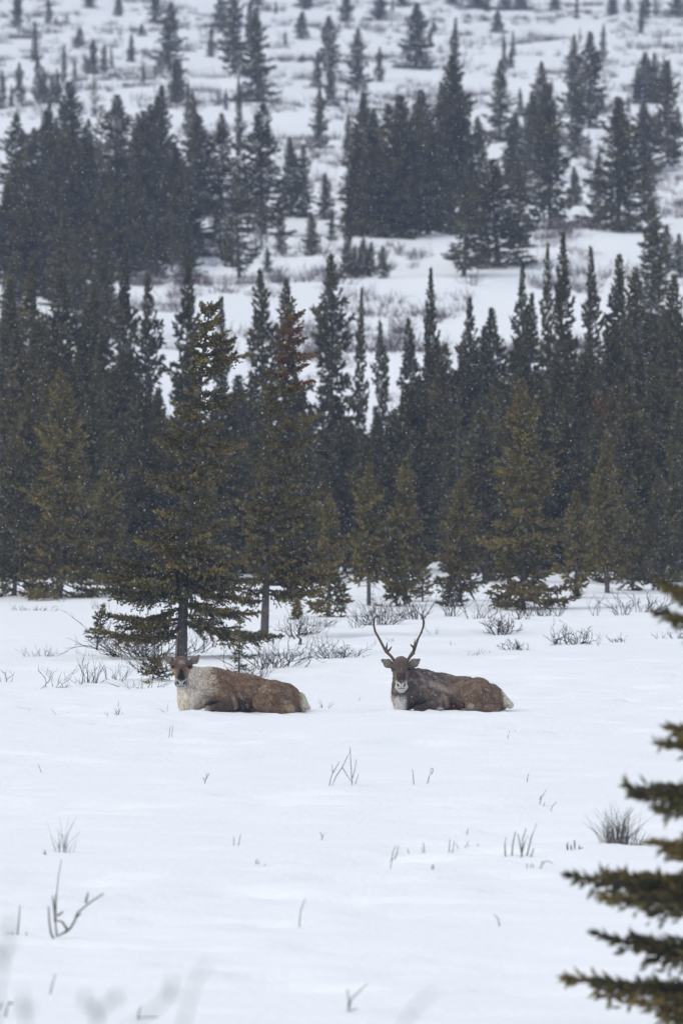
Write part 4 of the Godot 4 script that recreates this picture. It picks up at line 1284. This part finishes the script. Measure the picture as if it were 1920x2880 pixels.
	# the fallen dark root left of the bushes between the trees
	twig(868, 1812, zz([[1310, 870, 1325, 850, 1300, 830, 1330, 818, 1365, 815, 1390, 808], [1325, 880, 1330, 850], [1290, 850, 1275, 825]], 220, 1400, 2.119), 0.02, "dark twisted root lying on the snow right of the red topped spruce", {"col": dk, "called": "twisted_root", "category": "root", "group": ""})
	# the open snow in front
	twig(925, 2209, zz([[155, 415, 170, 370, 185, 330, 180, 270], [185, 330, 210, 290, 230, 255], [165, 415, 210, 350, 250, 290, 285, 220, 305, 180, 305, 145], [250, 290, 285, 350, 320, 400], [320, 402, 312, 300, 306, 200, 305, 150], [320, 365, 338, 300, 348, 230], [330, 405, 362, 340]], 860, 2040, 2.45), 0.006, "tall bare twig with crossing stems in the middle of the open snow")
	twig(578, 2203, zz([[935, 265, 948, 240, 952, 218], [942, 255, 962, 222], [938, 250, 932, 240]], 0, 2040, 1.633), 0.006, "small three pronged twig left of the crossing stems")
	twig(480, 2074, zz([[774, 55, 784, 2], [785, 55, 796, 3]], 0, 2040, 1.633), 0.005, "pair of parallel twigs below the antlerless caribou's head")
	twig(122, 2173, zz([[200, 217, 186, 200, 178, 180]], 0, 2040, 1.633), 0.005, "short curved twig alone on the left snow")
	twig(1164, 2206, zz([[746, 408, 738, 350, 733, 305]], 860, 2040, 2.45), 0.006, "straight single twig left of the looped one")
	twig(1198, 2206, zz([[828, 405, 850, 355, 870, 335, 876, 310, 862, 300, 860, 325, 856, 345]], 860, 2040, 2.45), 0.006, "looped twig right of the straight single one")
	twig(1480, 2199, zz([[1518, 390, 1526, 360, 1534, 335]], 860, 2040, 2.45), 0.006, "single slanted twig on the snow right of the looped twig")
	twig(1427, 2077, zz([[1392, 90, 1390, 70, 1398, 60], [1400, 50, 1398, 38], [1438, 42, 1436, 32]], 860, 2040, 2.45), 0.005, "tiny broken twigs below the antlered caribou's rump")
	twig(1514, 2268, zz([[272, 885, 290, 840, 325, 780], [280, 850, 290, 820], [290, 885, 315, 868]], 1400, 1900, 2.4), 0.006, "leaning forked twig above the three stubble stalks")
	twig(1542, 2283, zz([[340, 920, 365, 885, 395, 857]], 1400, 1900, 2.4), 0.005, "leaning thin twig right of the forked one")
	twig(662, 2378, [[Vector2(658, 2378), Vector2(658, 2352)], [Vector2(668, 2376), Vector2(677, 2345)]], 0.006, "pair of faint stalks left of centre in the near snow")
	twig(905, 2365, zz([[100, 795, 115, 775, 133, 752], [112, 775, 98, 745]], 860, 2040, 2.45), 0.006, "short forked stalk near the middle of the near snow")
	twig(723, 2430, [[Vector2(723, 2432), Vector2(720, 2422), Vector2(724, 2417)], [Vector2(727, 2432), Vector2(728, 2421)], [Vector2(746, 2436), Vector2(745, 2430)]], 0.008, "dark stubs barely poking out of the near snow")
	twig(1100, 2444, zz([[578, 992, 590, 935, 600, 880, 620, 840], [612, 925, 630, 870, 640, 835], [600, 920, 580, 935]], 860, 2040, 2.45), 0.006, "thin arched stalks in the near snow right of centre")
	twig(1195, 2398, zz([[820, 880, 812, 840, 806, 815], [820, 880, 795, 848], [718, 882, 698, 855]], 860, 2040, 2.45), 0.006, "small crossed stalks between the arched ones and the stubble")
	twig(1268, 2398, zz([[980, 880, 988, 830, 990, 785], [1000, 875, 1022, 800], [1085, 865, 1030, 820], [1060, 865, 1120, 800], [1120, 865, 1118, 830], [1180, 878, 1185, 815], [1110, 860, 1140, 862]], 860, 2040, 2.45), 0.006, "loose row of stalks left of the three stubble stalks")
	twig(1216, 2446, zz([[875, 995, 868, 975, 872, 962], [880, 995, 878, 970]], 860, 2040, 2.45), 0.007, "tiny double stub below the loose row of stalks")
	twig(1312, 2350, zz([[1100, 758, 1115, 732]], 860, 2040, 2.45), 0.008, "short thick stub above the loose row of stalks")
	twig(1440, 2410, zz([[90, 1225, 100, 1150, 118, 1070], [50, 1220, 45, 1160, 55, 1110], [150, 1215, 175, 1150, 200, 1100], [190, 1210, 225, 1110, 262, 1020], [165, 1215, 145, 1140, 135, 1090], [215, 1210, 240, 1180], [160, 1200, 165, 1120, 190, 1050]], 1400, 1900, 2.4), 0.009, "three thick stubble stalks leaning right in the near snow", {"col": Color(0.15, 0.12, 0.105)})
	twig(1504, 2444, zz([[190, 1300, 195, 1275], [210, 1300, 225, 1278], [265, 1300, 295, 1265, 340, 1262, 370, 1280], [240, 1298, 235, 1280], [270, 1295, 310, 1262]], 1400, 1900, 2.4), 0.006, "bent brown stalk below the stubble stalks")
	twig(1620, 2390, zz([[470, 1175, 465, 1140, 472, 1128], [515, 1175, 517, 1145, 515, 1118], [545, 1172, 548, 1150], [480, 1170, 570, 1168], [495, 1172, 490, 1145]], 1400, 1900, 2.4), 0.012, "dark stubby twigs left of the big grass tuft", {"col": dk})
	twig(1668, 2468, zz([[635, 1370, 690, 1310, 755, 1265], [660, 1350, 650, 1320]], 1400, 1900, 2.4), 0.004, "faint thin stem below the big grass tuft")
	twig(1400, 2606, zz([[1340, 1390, 1325, 1340, 1295, 1300]], 860, 2040, 2.45), 0.007, "single thick slanted stalk in the near snow at right")
	twig(160, 2640, zz([[300, 300, 325, 280, 345, 245, 360, 205, 420, 155, 478, 115], [310, 290, 288, 252, 262, 242], [305, 300, 262, 318, 256, 240, 245, 130], [255, 250, 258, 160, 262, 120], [262, 318, 236, 305, 228, 245, 226, 180], [265, 225, 292, 205], [395, 165, 406, 118], [350, 230, 372, 215]], 0, 2440, 1.633), 0.013, "thick crooked branch with upright sprigs in the lower left snow", {"col": Color(0.1, 0.082, 0.07), "called": "crooked_branch", "category": "branch", "group": ""})
	twig(163, 2518, zz([[255, 150, 268, 50, 282, -40]], 0, 2440, 1.633), 0.006, "tall faint stalk above the crooked branch", {"at": land(163, 2540)})
	twig(50, 2630, zz([[80, 310, 88, 245, 92, 180], [45, 310, 42, 298], [60, 310, 62, 296], [125, 310, 124, 296]], 0, 2440, 1.633), 0.008, "single upright stalk between the left border and the crooked branch")
	twig(840, 2612, zz([[1372, 280, 1380, 210, 1402, 145]], 0, 2440, 1.633), 0.006, "pale upright stalk right of centre in the lower snow")
	twig(140, 2798, zz([[225, 585, 240, 540, 256, 495]], 0, 2440, 1.633), 0.007, "pale slanted stalk near the bottom left")
	twig(20, 2860, zz([[20, 690, 35, 645, 45, 615], [0, 650, 15, 620], [45, 625, 60, 630]], 0, 2440, 1.633), 0.009, "dark leaf tipped twig at the bottom left corner", {"col": Color(0.13, 0.09, 0.07)})
	twig(975, 2850, zz([[290, 1990, 296, 1910, 285, 1825], [300, 1950, 310, 1900, 420, 1800], [260, 1995, 300, 1980, 350, 1965]], 860, 2040, 2.45), 0.008, "forked stalk at the bottom of the picture, right of centre")
	twig(392, 2866, zz([[630, 690, 640, 655, 652, 632], [605, 692, 640, 688, 725, 690]], 0, 2440, 1.633), 0.007, "small dark twig at the bottom edge, left of centre")
	# soft stems close to the lens, rooted on the bank
	var near := [
		[[[-30, 719, -10, 560, 10, 430, 40, 260], [10, 430, 60, 330], [5, 440, -30, 380]], [[10, 425], [42, 270]], "out of focus willow stem at the left border near the bottom"],
		[[[455, 800, 445, 690, 420, 640, 385, 605], [445, 690, 500, 620, 540, 600]], [[390, 612], [535, 602], [440, 660]], "out of focus forked willow stem at the bottom edge, left"],
		[[[560, 760, 660, 690, 740, 640, 780, 570, 785, 525]], [[788, 560], [784, 580]], "out of focus bent willow stem with a big bud at the bottom edge"],
		[[[830, 790, 860, 640, 900, 510, 960, 400]], [], "out of focus faint leaning stem at the bottom edge, right of the bent one"],
		[[[130, 780, 110, 650, 100, 560], [110, 650, 170, 640]], [[108, 640]], "out of focus faint stem near the bottom left corner"],
		[[[1820, 780, 1900, 640, 1990, 560]], [], "out of focus faint leaning stem at the bottom edge, right half"]]
	for e in near:
		var d := 21.0
		var first: Array = e[0][0]
		var bx: float = first[0] / 1.633
		var gx := on(ray(bx, 2900).x * d, d)
		var k := d / F
		var by: float = 2440.0 + first[1] / 1.633
		var top := spot(bx, by, d)
		var drop := (top.y - gx.y) / k
		var strokes := zz(e[0], 0, 2440, 1.633)
		strokes[0].insert(0, Vector2(bx + 20, by + drop))
		var cat := []
		for c in e[1]: cat.append(Vector2(c[0] / 1.633, 2440 + c[1] / 1.633))
		twig(bx + 20, by + drop, strokes, 0.0062, e[2], {"at": Vector3(ray(bx + 20, 2880).x * d, gx.y, -d), "catkins": cat, "col": Color(0.15, 0.13, 0.13), "called": "willow_twig", "category": "willow twig", "group": "soft willow stems close to the lens"})
	grass(1735, 2372, 150, 135, 90, "biggest dry grass tuft, left of the foreground spruce's branches")
	grass(1800, 2378, 60, 50, 14, "small dry grass tuft at the right foot of the biggest one")
	grass(182, 2398, 110, 120, 12, "thin spreading grass tuft in the left snow", Color(0.17, 0.155, 0.15), 0.12)
	grass(130, 2402, 26, 14, 6, "very low grass wisps left of the thin spreading tuft")
	grass(1895, 2868, 90, 60, 16, "grey grass in the bottom right corner under the foreground spruce")


func build_snowfall() -> void:
	var m := MB.new()
	var c := Color(1, 1, 1)
	var p := [Vector3(1, 0, 0), Vector3(0, 0, 1), Vector3(-1, 0, 0), Vector3(0, 0, -1)]
	for i in 4:
		m.tri(p[i], p[(i + 1) % 4], Vector3(0, 1, 0), c)
		m.tri(p[(i + 1) % 4], p[i], Vector3(0, -1, 0), c)
	var mm := MultiMesh.new()
	mm.transform_format = MultiMesh.TRANSFORM_3D
	mm.mesh = m.done()
	var count := 60000
	mm.instance_count = count
	for i in count:
		var d := rng.randf_range(55.0, 160.0)
		var pos := Vector3(rng.randf_range(-0.043, 0.043) * d, rng.randf_range(0.0, 9.5), -d)
		pos.y = maxf(pos.y, ground(pos.x, d) + 0.05)
		var s := rng.randf_range(0.0012, 0.0022) * (1.0 + 1.3 * pow(rng.randf(), 5.0))
		mm.set_instance_transform(i, Transform3D(Basis(Vector3(1, 0.3, 0.2).normalized(), rng.randf() * TAU).scaled(Vector3(s, s * rng.randf_range(1.0, 1.8), s)), pos))
	var o := MultiMeshInstance3D.new()
	o.multimesh = mm
	o.material_override = M.flake
	o.name = "falling_snow"
	add_child(o)
	tag(o, "fine white snowflakes drifting in front of the forest", "snowfall", "", "stuff")
